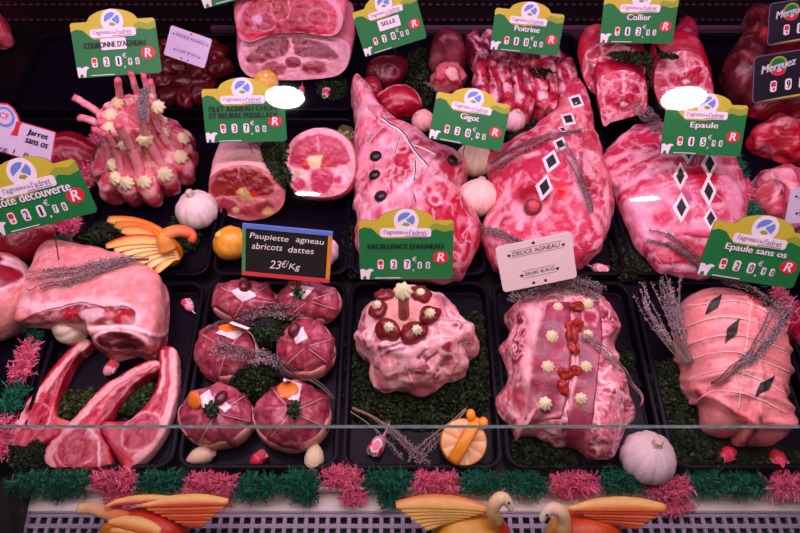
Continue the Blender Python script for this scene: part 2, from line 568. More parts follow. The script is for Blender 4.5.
def thyme(label, path, width, ns=7, names=(), z=.0, lift=.004, leafcol=('#8a7888', '#a8949e', '#5f5a58'), stemcol='#6a544e', leaves=40, leaf=.0028, bush=3.6,
          name='thyme_sprig', cat='thyme', group=None, seed=3, spread=None, leafr=(0., .85), r=.0005, puff=1.6):
    """a bundle of stems following a measured path; width in photo pixels at start/end"""
    rng = np.random.default_rng(seed)
    ctr = catmull(path, 26, False)
    tang = np.gradient(ctr, axis=0); nr = np.stack([-tang[:, 1], tang[:, 0]], 1); nr /= np.linalg.norm(nr, axis=1, keepdims=True)
    u = np.linspace(0, 1, 26)
    w0, w1 = width
    ns = max(3, int(ns * .75)); leaf = leaf * .85; w0, w1 = w0 * 1.25, w1 * 1.25
    st, lv, lc = [], [], []
    cc = [C(c) * .6 + C('#c0b0b2') * .4 for c in leafcol]
    p0 = lay(ctr[13][0], ctr[13][1], names, z, 0)[0]
    for s in range(ns):
        off = rng.uniform(-1, 1); a = rng.uniform(.75, 1.0)
        wob = rng.uniform(-.25, .25) * np.sin(u * math.pi * rng.uniform(1, 2.5) + rng.uniform(0, 6))
        q2 = ctr + nr * ((off + wob) * (w0 + (w1 - w0) * u) / 2)[:, None]
        lf = lift * rng.uniform(.4, 1.6)
        q3 = np.array([lay(x, y, names, z, lf)[0] for x, y in q2])
        q3[1:-1] = (q3[:-2] + q3[1:-1] + q3[2:]) / 3
        m = int(26 * a) if rng.random() < .6 else 26
        b0 = 0
        q3 = q3[26 - m:] if leafr[0] == 0 else q3[:m]
        st.append(tube(q3, r * rng.uniform(.7, 1.3), 4))
        L = len(q3)
        for k in range(int(leaves * bush)):
            f = rng.uniform(leafr[0], leafr[1])
            i = min(int(f * (L - 1)), L - 2); g = f * (L - 1) - i
            b = q3[i] * (1 - g) + q3[i + 1] * g
            tdir = q3[i + 1] - q3[i]; tdir /= np.linalg.norm(tdir) + 1e-9
            d = rng.normal(size=3); d[2] = abs(d[2]) * .7; d = d / np.linalg.norm(d) - tdir * .5
            d /= np.linalg.norm(d)
            b2 = b + d * leaf * puff * rng.random()
            e = np.cross(d, rng.normal(size=3)); e /= np.linalg.norm(e)
            l = leaf * rng.uniform(.6, 1.3)
            lv += [b2, b2 + d * l * .5 + e * l * .32, b2 + d * l, b2 + d * l * .5 - e * l * .32]
            lc += [cc[rng.integers(0, len(cc))] * rng.uniform(.7, 1.2)] * 4
    t = thing(name, label, cat, p0, group)
    V, Fc = join(st)
    mk('stem', V, Fc, 'herb', t, np.tile(C(stemcol), (len(V), 1)))
    I = np.arange(len(lv) // 4) * 4
    mk('foliage', np.array(lv), np.stack([I, I + 1, I + 2, I + 3], 1), 'herb', t, np.array(lc), smooth=False)
    return t

def tuft(t, name, a, b, rad, colname, seed, n=430, droop=0., h=.018):
    """curly plastic greenery between world points a and b"""
    rng = np.random.default_rng(seed)
    cols = {'green': ('#0f6a4c', '#0b543e', '#1a8460'), 'pink': ('#f06a92', '#e85a80', '#f88aac')}[colname]
    cc = [C(c) for c in cols]
    V, Fc, col = [], [], []
    a, b = np.array(a), np.array(b)
    for k in range(n):
        f = rng.random()
        p = a + (b - a) * f
        d = rng.normal(size=3); d[2] = abs(d[2]); d /= np.linalg.norm(d)
        p = p + d * np.array([rad, rad, h]) * rng.random() ** .6 * .9
        L = rng.uniform(.007, .014)
        d2 = rng.normal(size=3) * .8 + d; d2 /= np.linalg.norm(d2)
        d3 = rng.normal(size=3) * .9 + d2; d3 /= np.linalg.norm(d3)
        pts = np.array([p, p + d2 * L * .5, p + d2 * L * .5 + d3 * L * .5])
        if droop: pts[:, 2] -= droop * np.maximum(0, (a[1] - .006 - pts[:, 1])) * 1.5
        v, f_ = tube(pts, [.0007, .0006, .0004], 3)
        o = len(V)
        V += list(v); Fc += [tuple(int(i) + o for i in q) for q in f_]
        c = cc[rng.integers(0, 3)] * rng.uniform(.75, 1.15)
        col += [c] * len(v)
        # two side twigs
        for s in (.35, .7):
            b0 = pts[0] + (pts[2] - pts[0]) * s
            e = rng.normal(size=3); e /= np.linalg.norm(e)
            v, f_ = tube(np.array([b0, b0 + e * L * .4]), [.0006, .0004], 3)
            o = len(V); V += list(v); Fc += [tuple(int(i) + o for i in q) for q in f_]; col += [c] * len(v)
    V = np.array(V); V[:, 2] = np.maximum(V[:, 2], -.0205)
    return mk(name, V, Fc, 'plastic_leaf', t, np.array(col), smooth=False)

# ------------------------------------------------------------------ small vegetables
def garlic(label, cx, cy, wpx, z0=ZF, tilt=(0, -.3, 1), neck=1.0, cloves=9, seed=0, tint='#f0e0e2', names=(), group=None, lift=0.):
    g = P(cx, cy, z0 + .02)
    r = wpx / 2 / FPX * np.dot(g - CAM, FWD)
    ctr = P(cx, cy, z0 + lift + r * .86)
    t = thing('garlic_bulb', label, 'garlic', (ctr[0], ctr[1], z0 + lift), group)
    prof = [(.03, -.86), (.3, -.84), (.62, -.7), (.88, -.42), (1.0, -.08), (.97, .2), (.86, .46), (.66, .68), (.4, .82), (.2, .93)]
    mod = lambda a, z: 1 - .09 * (1 - abs(math.cos(cloves / 2 * a + seed))) ** 2 * (1 if z < .8 else .3)
    V, Fc = lathe(prof, 72, mod)
    V = V + (.035 * fbm(V, 2.2, seed + 50) + .012 * fbm(V, 9, seed + 60))[:, None] * V
    V = V * r; R = frame(tilt, (1, 0, 0))
    W = ctr + V @ R.T
    W[:, 2] = np.maximum(W[:, 2], z0 + lift)
    col = np.tile(C(tint), (len(W), 1))
    ang = np.arctan2(V[:, 1], V[:, 0])
    m = sst(np.sin(ang * 17 + 3 * noise(V, 120, seed)) * .5 + fbm(V, 70, seed) * .6, .2, .9)[:, None] * .45
    col = col * (1 - m) + C('#c79ab0') * m
    m = sst(V[:, 2] / r, .35, 1.0)[:, None] * .45
    col = col * (1 - m) + C('#e6cdb8') * m
    mk('bulb', W, Fc, 'bulb', t, col)
    SURF[t.name] = Surf(W, Fc)
    k_ = max(neck, .25)
    prof = [(.2, .9), (.16, .96 + .06 * k_), (.135, .96 + .2 * k_), (.15, .96 + .3 * k_), (.1, .96 + .34 * k_), (.01, .95 + .33 * k_)]
    V, Fc = lathe(prof, 24, lambda a, z: 1 + .22 * math.sin(5 * a + seed + 4 * z))
    W = ctr + (V * r) @ R.T
    mk('neck', W, Fc, 'bulb', t, np.tile(C('#e2c4b4'), (len(W), 1)))
    return t

def radish(label, cx, cy, wpx, ang=0, z0=ZF, white=.5, seed=0, root=True, names=(), lift=0.):
    """radish carved like a flower: white heart, red peel petals, thin root"""
    g = P(cx, cy, z0) if not names else lay(cx, cy, names, z0, 0)[0]
    r = wpx / 2 / FPX * np.dot(g - CAM, FWD)
    p = g + np.array([0, 0, r * .55 + lift])
    t = thing('carved_radish', label, 'radish', (p[0], p[1], g[2] + lift))
    ca, sa = math.cos(math.radians(ang)), -math.sin(math.radians(ang))
    ax = np.array([ca, sa, .12]); ax /= np.linalg.norm(ax)
    R = frame(ax, (0, 0, 1))
    V, Fc = ball(p, R, r * .55, r * .55, r * .8)
    h = (V - p) @ ax / r
    m = sst(h, -.1, .5)[:, None]
    col = C('#e02848' if white < .5 else '#f0a0b4') * (1 - m) + C('#f6d8dc') * m
    mk('heart', V, Fc, 'bulb', t, col)
    for k in range(5):
        a = 2 * math.pi * k / 5 + seed
        d = R @ np.array([math.cos(a), math.sin(a), 0])
        c = p + d * r * .42 + ax * r * .3
        if c[2] - r * .25 < g[2]: c[2] = g[2] + r * .25
        n = d * .85 + ax * (.2 if k % 2 else -.1); n /= np.linalg.norm(n)
        R2 = frame(n, ax)
        V, Fc = ball(c, R2, r * .40, r * .62, r * .13, 18, 10)
        out = (V - c) @ n
        cc = np.where((out > 0)[:, None], C('#e63458'), C('#f8dfe3'))
        if k % 2 == int(white * 2) % 2 and white > .3: cc = np.where((out > r * .08)[:, None], C('#f08aa4'), C('#fbe6ea'))
        mk('petal', V, Fc, 'bulb', t, cc)
    if root:
        pts = [p - ax * r * .75, p - ax * r * 1.3 + np.array([0, 0, r * .1]), p - ax * r * 1.9 + np.array([.0, .004, r * .3])]
        V, Fc = tube(np.array(pts), [r * .12, r * .06, r * .02], 6)
        mk('root', V, Fc, 'bulb', t, np.tile(C('#e8c4cc'), (len(V), 1)))
    return t

# ------------------------------------------------------------------ writing
_txt = {}
def textmesh(s):
    if s in _txt: return _txt[s]
    c = bpy.data.curves.new('t', 'FONT'); c.body = s; c.size = 1; c.resolution_u = 3
    o = bpy.data.objects.new('t', c)
    me = bpy.data.meshes.new_from_object(o)
    V = np.zeros(len(me.vertices) * 3); me.vertices.foreach_get('co', V); V = V.reshape(-1, 3)[:, :2].copy()
    Fc = [tuple(p.vertices) for p in me.polygons]
    bpy.data.meshes.remove(me); bpy.data.objects.remove(o); bpy.data.curves.remove(c)
    lo, hi = V.min(0), V.max(0)
    V = (V - (lo + hi) / 2)
    _txt[s] = (V, Fc, hi - lo)
    return _txt[s]

class Plate:
    """a flat card standing in the counter; local u right, v up, in units of its width"""
    def __init__(s, corners, z, tilt, name, label, cat, group=None, yaw=0):
        TL, TR, BR, BL = [np.array(c, float) for c in corners]
        a, y = math.radians(tilt), math.radians(yaw)
        n = np.array([math.sin(y) * math.cos(a), -math.cos(y) * math.cos(a), math.sin(a)])
        bc = (BL + BR) / 2
        O = P(bc[0], bc[1], z)
        q = [on_plane(c[0], c[1], O, n) for c in (TL, TR, BR, BL)]
        r = (q[1] - q[0]) + (q[2] - q[3]); s.w = np.linalg.norm(r) / 2; r /= np.linalg.norm(r)
        u = np.cross(n, r)
        s.h = ((q[0] - q[3]) @ u + (q[1] - q[2]) @ u) / 2 / s.w
        c = sum(q) / 4
        s.r, s.u, s.n = r, u, n
        s.o = c - u * s.h * s.w / 2          # bottom centre
        s.t = thing(name, label, cat, s.o, group)
    def w3(s, uv, lift):
        uv = np.asarray(uv, float)
        return s.o + (uv[:, :1] * s.r + uv[:, 1:2] * s.u) * s.w + s.n * lift
    def poly(s, name, pts, mat, lift, thick=.0003, parent=None):
        n = len(pts)
        V = np.r_[s.w3(pts, lift), s.w3(pts, lift - thick)]
        Fc = [tuple(range(n)), tuple(range(2 * n - 1, n - 1, -1))] + [(i, n + i, n + (i + 1) % n, (i + 1) % n) for i in range(n)]
        p = np.array(pts); area = np.dot(p[:, 0], np.roll(p[:, 1], -1)) - np.dot(p[:, 1], np.roll(p[:, 0], -1))
        if area < 0: Fc = [f[::-1] for f in Fc]
        return mk(name, V, Fc, mat, parent or s.t, smooth=False)
    def text(s, name, body, c, width, height, mat, lift, shear=0., rot=0., parent=None, grow=0, thick=0.):
        V, Fc, d = textmesh(body)
        k = height / d[1] if width is None else None
        W = V * (k if k else np.array([width / d[0], height / d[1]]))
        W = np.c_[W[:, 0] + shear * W[:, 1], W[:, 1]]
        if rot:
            a = math.radians(rot); W = np.c_[W[:, 0] * math.cos(a) - W[:, 1] * math.sin(a), W[:, 0] * math.sin(a) + W[:, 1] * math.cos(a)]
        A, Fa = s.w3(W + np.array(c), lift), list(Fc)
        if grow:   # heavier strokes: the same letters once more, shifted
            B = s.w3(W + np.array(c) + np.array([grow, 0]), lift + .00003)
            A = np.r_[A, B]; Fa = Fa + [tuple(i + len(W) for i in f) for f in Fc]
        return mk(name, A, Fa, mat, parent or s.t, smooth=False)
    def pin(s, length, u=0.):
        a = s.w3([(u, .05)], -.0012)[0]
        b = a - s.u * .0 + np.array([0, .0, -length]) + np.array([0, .25 * length, 0])
        V, Fc = tube(np.array([a, b]), .0007, 6)
        mk('pin', V, Fc, 'pin', s.t)

def circle(cx, cy, rx, ry=None, n=28, a0=0, a1=360):
    ry = ry or rx
    return [(cx + rx * math.cos(math.radians(a)), cy + ry * math.sin(math.radians(a))) for a in np.linspace(a0, a1, n, endpoint=(a1 - a0) < 360)]

def rrect(cx, cy, w, h, r, n=5):
    out = []
    for sx, sy, a in ((1, 1, 0), (-1, 1, 90), (-1, -1, 180), (1, -1, 270)):
        for k in np.linspace(a, a + 90, n):
            out.append((cx + sx * (w / 2 - r) + r * math.cos(math.radians(k)), cy + sy * (h / 2 - r) + r * math.sin(math.radians(k))))
    return out

def arch_outline(h, r=.025):
    L = [(-.5 + r, 0), (.5 - r, 0), (.5, r), (.5, h - r), (.5 - r, h), (.33, h)]
    for a in np.linspace(0, 1, 17):      # shoulder, arch, shoulder
        x = .30 - .60 * a
        y = h + .125 * max(0, 1 - (x / .30) ** 2) ** .62
        L.append((x, y))
    L += [(-.33, h), (-.5 + r, h), (-.5, h - r), (-.5, r)]
    return L

def price_box(pl, c, w, h, ch, mat, lift, flag=False):
    b = pl.poly('price_wheel', rrect(c[0], c[1], w, h, w * .3, 3), 'white', lift)
    if flag:
        pl.poly('flag_mark', rrect(c[0], c[1] + h * .18, w * .7, h * .42, w * .1, 2), 'red', lift + .0003, parent=b)
        pl.poly('flag_dot', circle(c[0] + w * .08, c[1] - h * .25, w * .2, n=10), 'red', lift + .0003, parent=b)
    elif ch:
        pl.text('digit', ch, c, w * (.5 if ch != '1' else .30), h * .72, mat, lift + .0004, parent=b, grow=w * .06 if ch != '1' else w * .02)

def green_tag(corners, z, title, digits, cents, label, tilt=35, tcol='white', lines=None, sticker=None, pinlen=.04, yaw=0, red=True, twidth=.5, name='price_tag', th=.075):
    pl = Plate(corners, z, tilt, name, label, 'price tag', 'green arched price tags', yaw)
    h = pl.h
    out = arch_outline(h)
    pl.poly('plate', out, 'green', 0, .0016)
    # yellow hill band along the top: the arch cut off below by a wave
    top = [p for p in out if p[1] >= h - .03]
    wave = [(-.5, h - .10), (-.44, h - .075), (-.36, h - .09), (-.30, h - .15), (-.24, h - .2), (0, h - .2), (.2, h - .17), (.3, h - .1), (.4, h - .13), (.5, h - .11)]
    pl.poly('hill_band', top + wave, 'yellow', .0003)
    pl.poly('hill', [(.12, h - .185), (.2, h - .165), (.3, h - .1), (.4, h - .13), (.5, h - .11), (.5, h - .02), (.42, h - .06), (.3, h - .03), (.2, h - .1)], 'yellow2', .0005)
    d = pl.poly('logo_disc', circle(0, h - .005, .132, .132), 'white', .0007)
    yc = h + .01
    pl.poly('swirl', circle(0, yc, .09, .08, 12, 60, 200) + [(-.05, yc - .005), (-.015, yc + .012), (.015, yc + .03)], 'blue', .001, parent=d)
    pl.poly('swirl', circle(0, yc, .09, .08, 12, -45, 40) + [(.03, yc + .02), (-.0, yc + .002), (.01, yc - .02), (.04, yc - .035)], 'blue', .001, parent=d)
    pl.poly('meadow', [(-.045, yc - .055), (-.02, yc - .03), (.025, yc - .04), (.04, yc - .06), (0, yc - .075)], 'yellow2', .001, parent=d)
    b = pl.poly('name_strip', rrect(-.007, h - .135, .54, .098, .03), 'white', .0011)
    pl.text('strip_lettering', "l'agneau", (-.13, h - .13), .21, .062, 'purple_ink', .0014, parent=b)
    pl.text('strip_lettering', "de", (.005, h - .135), .035, .032, 'purple_ink', .0014, parent=b)
    pl.text('strip_lettering', "l'adret", (.125, h - .13), .18, .058, 'purple_ink', .0014, parent=b)
    pl.poly('strip_line', rrect(.1, h - .172, .24, .006, .002, 2), 'purple_ink', .0014, parent=b)
    if sticker: pl.poly('sticker', rrect(*sticker, .015, 3), 'white', .0009)
    ls = lines or ([title] if title else [])
    for i, s in enumerate(ls):
        y = h * .575 if len(ls) == 1 else h * .63 - i * .08
        pl.text('title_lettering', s, (-.01, y), twidth, th, 'ink' if tcol == 'ink' else 'white', .0013, grow=.006)
    yb = .262 * h
    price_box(pl, (-.275, yb), .066, .11, '', 'ink', .0005, True)
    price_box(pl, (-.135, yb), .07, .112, digits[0], 'ink', .0005)
    price_box(pl, (.01, yb), .07, .112, digits[1], 'ink', .0005)
    pl.text('euro_sign', '\u20ac', (.087, yb + .06), .05, .055, 'white', .0006)
    pl.poly('comma', [(.07, yb - .06), (.085, yb - .06), (.08, yb - .085), (.072, yb - .08)], 'white', .0006)
    price_box(pl, (.145, yb - .012), .045, .078, cents[0], 'ink', .0005)
    price_box(pl, (.232, yb - .012), .045, .078, cents[1], 'ink', .0005)
    if red:
        e = pl.poly('red_seal', circle(.37, .38 * h, .085, .07), 'red', .0005)
        pl.text('seal_letter', 'R', (.372, .385 * h), .075, .095, 'white', .0008, shear=.15, parent=e, grow=.008)
    sh = [(-.5, .115), (-.46, .12), (-.44, .1), (-.40, .122), (-.36, .115), (-.355, .1), (-.385, .085), (-.4, .03), (-.405, .0), (-.43, 0), (-.44, .04), (-.47, .03), (-.475, 0), (-.495, 0)]
    pl.poly('sheep_emblem', [(x + .005, y + .004) for x, y in sh], 'white', .0005)
    pl.poly('foot_line', rrect(-.2, .018, .28, .008, .002, 2), 'white', .0005)
    if pinlen: pl.pin(pinlen)
    return pl
# ------------------------------------------------------------------ the counter
def sbox(name, c, s, mat, **kw):
    V, Fc = box(c, s)
    return mk(name, V, Fc, mat, kind='structure', smooth=False, **kw)

sbox('floor', (0, .24, -.0265), (2.0, 1.10, .01), 'deck')
sbox('trim_1', (0, -.2915, -.03), (2.0, .022, .024), 'ledge')                 # pale ledge under the garland
sbox('trim_2', (0, -.2815, -.0105), (2.0, .003, .012), 'ledge')              # thin upstand behind it

def grille():
    parts = []
    y0, y1, n = -.3035, -.3525, 4
    parts.append(box((0, y0, -.02), (2.0, .0035, .004)))
    for k in range(n + 1):
        parts.append(box((0, y0 - .0112 * k - .0032, -.02), (2.0, .0045, .004)))
    for i in range(-60, 61):
        parts.append(box((i * .0115 + .003, (y0 + y1) / 2, -.0203), (.0042, .05, .0035)))
    V, Fc = join(parts)
    mk('air_grille', V, Fc, 'grille', kind='structure', smooth=False)
    sbox('trim_3', (0, -.33, -.048), (2.0, .06, .004), 'deck')
    # slanted dark side of the case at the left end of the grille
    V = np.array([P(-60, 470, -.02), P(5, 476, .0), P(24, 487, .0), P(14, 545, -.005), P(-60, 560, -.005)])
    V = np.r_[V, V - np.array([0, 0, .03])]
    mk('trim_4', V, [(0, 1, 2, 3, 4), (9, 8, 7, 6, 5)] + [(i, i + 5, (i + 1) % 5 + 5, (i + 1) % 5) for i in range(5)], 'deck', kind='structure', smooth=False)
grille()

# rear of the case: wall, perforated air duct, pale rail
sbox('wall_back', (0, .70, .15), (2.0, .02, .4), 'duct')
def duct():
    V, Fc = join([box((0, .545, .045), (2.0, .10, .13))])
    mk('trim_5', V, Fc, 'duct', kind='structure', smooth=False)
    parts = []
    for row, (py, step) in enumerate(((4.5, .0125), (19.5, .0125))):
        o = on_plane(400, py, np.array([0, .4945, 0]), np.array([0, -1., 0]))
        for i in range(-62, 63):
            parts.append(box((i * step, .4940, o[2]), (.0065, .003, .0022)))
    V, Fc = join(parts)
    mk('trim_6', V, Fc, 'slot', kind='structure', smooth=False)
    sbox('trim_7', (.18, .482, -.009), (1.0, .01, .022), 'rail')
duct()
sbox('wall_left', (-1.0, .2, .1), (.02, 1.1, .3), 'deck')
sbox('wall_right', (1.0, .2, .1), (.02, 1.1, .3), 'deck')

# ------------------------------------------------------------------ trays
X0, PIT = -.247, .181
def tray(k, y0, y1, label, group=None):
    x0, x1 = X0 + PIT * k + .002, X0 + PIT * (k + 1) - .002
    cx, cy = (x0 + x1) / 2, (y0 + y1) / 2
    w, d = x1 - x0, y1 - y0
    t = thing('meat_tray', label, 'tray', (cx, cy, -.0213), group)
    def loop(inset, z, r):
        return [(x, y, z) for x, y in rrect(cx, cy, w - 2 * inset, d - 2 * inset, r, 8)]
    L = [loop(.007, -.0213, .012), loop(.004, -.004, .014), loop(.0, -.003, .018), loop(.0, -.0005, .018), loop(.001, 0, .018), loop(.004, 0, .015), loop(.0055, -.001, .014), loop(.0075, -.0165, .012), loop(.0085, ZF - .0008, .011), loop(.03, ZF - .0009, .006)]
    n = len(L[0])
    V = np.array(sum(L, []))
    Fq = [tuple(f) for f in rings_faces(len(L), n)]
    Fq.append(tuple(range(n))[::-1]); Fq.append(tuple(range((len(L) - 1) * n, len(L) * n)))
    mk('shell', V, Fq[:n * 4] + Fq[n * 6:], 'tray', t, smooth=False)
    mk('rim', V, Fq[n * 4:n * 6], 'tray', t, smooth=False)
R1, R2, R3 = (-.262, -.022), (-.012, .272), (.288, .470)
front = {-2: 'holding the netted roast at the far left of the front row', -1: 'in the front row holding the three lamb chops', 0: 'in the front row holding the six small tied bundles',
         1: 'in the front row holding the round fat-wrapped roast', 2: 'in the front row holding the long roast with ham strips', 3: 'in the front row holding the string-tied pink roast', 4: 'at the right end of the front row'}
for k, s in front.items(): tray(k, *R1, 'black plastic meat tray ' + s, 'black meat trays')
mid = {-2: 'behind the card about boneless knuckle, left of the crown roast', -1: 'in the middle row holding the crown roast and carved apple bird', 0: 'in the middle row holding the two cut saddle rolls and chalkboard', 1: 'under the leg of lamb with the branch decoration',
       2: 'under the leg of lamb with a radish in its middle', 3: 'in the middle row under the flat shoulder with diamonds', 4: 'in the middle row at the right edge under the knuckles'}
for k, s in mid.items(): tray(k, *R2, 'black plastic meat tray ' + s, 'black meat trays')
back = {-2: 'empty, in the back row at the far left', -1: 'in the back row holding dark stewing meat', 0: 'in the back row holding two stacked saddles', 1: 'in the back row holding dark red cuts and parsley', 2: 'in the back row holding breast strips', 3: 'in the back row holding neck slices',
        4: 'in the back row at the right under the black price tags'}
for k, s in back.items(): tray(k, *R3, 'black plastic meat tray ' + s, 'black meat trays')

# ------------------------------------------------------------------ garlands
def front_garland():
    t = thing('plastic_garland', 'curly plastic garland of green and pink tufts along the front edge', 'garland', P(400, 484, 0) * np.array([1, 1, 0]) + np.array([0, 0, -.018]))
    seg = [(12, 52, 'green'), (50, 92, 'green'), (93, 139, 'pink'), (139, 184, 'green'), (186, 238, 'pink'), (236, 280, 'green'), (278, 321, 'green'), (322, 363, 'pink'), (364, 412, 'green'), (411, 459, 'pink'),
           (458, 503, 'green'), (500, 547, 'green'), (548, 597, 'pink'), (597, 645, 'green'), (644, 690, 'pink'), (686, 726, 'green'), (724, 766, 'green'), (766, 812, 'pink')]
    for i, (a, b, c) in enumerate(seg):
        dy = (2, 0, -1, 1, 3, 5, 1, -4, -1, 1, 1, 2, 2, 0, 6, 2, 3, 4)[i]
        tuft(t, c + '_tuft', P(a + 7, 483 + dy, -.006), P(b - 7, 483 + dy, -.006), .0105, c, 100 + i, n=int(8.5 * (b - a)), h=.014)
    for i, (a, y, c) in enumerate(((60, 492, 'green'), (305, 497, 'green'), (392, 501, 'green'), (352, 497, 'pink'), (220, 497, 'pink'), (676, 506, 'pink'), (120, 500, 'pink'))):
        tuft(t, c + '_tuft', P(a - 8, y, -.012), P(a + 8, y, -.012), .007, c, 200 + i, n=110, h=.008)
front_garland()
def side_garland(label, x, ys, seed):
    t = thing('plastic_garland', label, 'garland', (x, ys[0], -.021))
    for i, (a, b) in enumerate(zip(ys[:-1], ys[1:])):
        c = 'pink' if i % 2 == 0 else 'green'
        tuft(t, c + '_tuft', (x, a + .006, .002), (x, b - .006, .002), .0105, c, seed + i, n=300, h=.012)
side_garland('green and pink plastic garland dividing trays left of the lamb chops', -.4445, [-.262, -.205, -.165, -.11, -.068, -.01, .045, .085, .125, .17, .2, .235], 300)
side_garland('green and pink plastic garland dividing trays at the right beside the tied roast', .4785, [-.09, -.035, .012, .06, .105, .14, .19], 330)
# ------------------------------------------------------------------ colours of meat
FAT, FAT2, WHITE, MUS, MUS2, DARK, RED = '#f0a6a4', '#f4bdb8', '#f6d2cf', '#c2384a', '#a82c3c', '#7c2430', '#cf2138'

# ================================================================== FRONT ROW
# netted roast, far left
meat('rolled_roast', 'netted roast with dark red cut face at the left edge of the front row', 'rolled roast',
    [(-40, 262), (-20, 248), (0, 246), (14, 252), (24, 266), (31, 284), (31, 302), (24, 320), (10, 333), (-10, 340), (-36, 334)], .075, '#efb0a6',
    [('n', 40, .1, .9, '#e09a94', 3, .6), ('w', 40, .06, '#d08a80', 4, .6), ('e', (3, 276), (25, 20), -20, '#f8dcd8', 1.2), ('e', (2, 281), (20, 14), -20, '#a01436', 1.0), ('e', (-6, 259), (13, 8), 30, '#a8203e', 1.0), ('n', 110, .3, .8, '#d86a80', 8, .3)], kf=.2, kb=.7, sculpt=[('e', (-2, 281), (20, 13), -.003)])

# rack of lamb
rack = meat('rack_of_lamb', 'large uncarved rack of lamb with thick pink fat, under a thyme bundle', 'rack of lamb',
    [(41, 245), (44, 240), (50, 239), (90, 246), (115, 252), (140, 262), (155, 272), (163, 290), (163, 325), (161, 340), (156, 352), (148, 356), (135, 351), (122, 353), (112, 356), (100, 350), (95, 337), (80, 332), (60, 331), (40, 329), (25, 326), (22, 316), (24, 300), (32, 272)],
    .062, '#f2a09c',
    [('n', 28, -.1, .9, '#f5b6b0', 1, .7),
     ('l', [(34, 300), (60, 306), (95, 301), (130, 303), (150, 316)], 5, WHITE, 3),
     ('p', [(28, 322), (50, 313), (72, 308), (92, 303), (112, 306), (140, 307), (150, 317), (146, 323), (120, 323), (95, 322), (60, 322), (35, 325)], '#9a4648', 1.0),
     ('e', (86, 314), (8.5, 6.5), 0, '#cc3a48', 1.0), ('e', (108, 313), (12, 6), 0, '#f2c6c6', 1.2), ('e', (124, 314), (5, 4), 0, '#d87078', 1.2), ('e', (138, 315), (8.5, 6.5), 10, '#c83444', 1.0),
     ('e', (70, 317), (6, 4.5), -10, '#e09090', 1.2), ('e', (50, 319), (9, 3), -10, '#b07078', 1.2), ('n', 140, .1, .6, '#f4c4c2', 23, .35),
     ('l', [(30, 320), (56, 311), (78, 304), (94, 301), (106, 303), (116, 306), (138, 305), (147, 312)], .7, '#7a2830', .8),
     ('l', [(26, 327), (60, 325), (100, 326), (140, 324), (162, 330), (172, 345)], 1.6, '#fae0dc', 1.0),
     ('p', [(102, 336), (114, 329), (144, 328), (164, 333), (170, 345), (164, 354), (136, 354), (108, 351)], '#a85458', 1.0),
     ('e', (137, 338), (23, 9), 6, '#641822', .9), ('r', (137, 338), (25, 10.5), 6, '#f6d4d0', .8, .9), ('e', (108, 343), (6, 4), 20, '#c45058', 1.2),
     ('e', (134, 352), (14, 3.5), 4, '#d88a88', 1.2), ('e', (162, 346), (5, 5), 30, '#b84650', 1.2), ('n', 150, .2, .6, '#f6d0cc', 9, .3)],
    p=4.2, ke=.55, under=.03, kf=.35, kb=.8, tilt=32, low=46, wob=.7, lowfn=lambda V: ZF + .03 * (1 - sst(V[:, 0], P(84, 335, 0)[0], P(104, 340, 0)[0])), n=300, m=70, sculpt=[('l', [(24, 318), (60, 316), (95, 312), (140, 316)], 5, -.003), ('l', [(30, 300), (60, 303), (95, 299), (140, 303)], 5, .0025), ('l', [(34, 262), (80, 268), (150, 290)], 16, -.002)])
thyme('long dry thyme bundle lying across the top of the rack of lamb', [(31, 286), (50, 281), (75, 278), (105, 268), (128, 263), (150, 261)], (22, 3), 11, ('rack_of_lamb',), .05, .005, leaves=85, leaf=.0026, seed=21)

# three chops
def chop(label, outl, spine, ops, h, seed, z0=ZF, lean=0):
    return meat('lamb_chop', label, 'lamb chop', outl, h, '#cc3e52', ops, z0=z0, p=7, ke=.35, under=.05, kf=.5, kb=.6, tilt=0, spine=spine, n=260, m=40, seed=seed, group='lamb cutlets', part='flesh', lump=(.0007, 90), ztop=.9)
chop('left lamb chop of the three, partly under the middle one, rib to the upper right',
     [(80, 341), (87, 340), (94, 344), (90, 349), (77, 361), (66, 381), (59, 401), (57, 414), (62, 420), (74, 423), (80, 428), (70, 433), (52, 442), (36, 450), (24, 463), (12, 465), (4, 461), (3, 452), (10, 433), (20, 412), (32, 398), (42, 385), (60, 362)],
     [(86, 345), (64, 372), (50, 398), (42, 422), (22, 448)],
     [('n', 60, .1, .9, '#de6070', 2, .6), ('l', [(86, 343), (64, 367), (46, 388), (26, 412), (12, 440), (8, 458), (20, 462)], 4.2, FAT2, 1.2), ('l', [(80, 352), (58, 380), (48, 402), (46, 412)], 2, '#a82a3a', 1.2),
      ('l', [(86, 352), (68, 376), (58, 402)], 1.6, '#8c2230', 1), ('e', (38, 415), (12, 13), -40, '#c83a52', 1.5), ('r', (38, 415), (13, 14), -40, '#eba0a4', 1, .8), ('l', [(54, 410), (60, 420), (75, 425)], 3, '#e8706a', 1.5), ('e', (44, 398), (3.5, 7), 30, '#d84a5c', 1), ('e', (24, 440), (9, 12), 30, '#d85a6c', 2)], .016, 1)
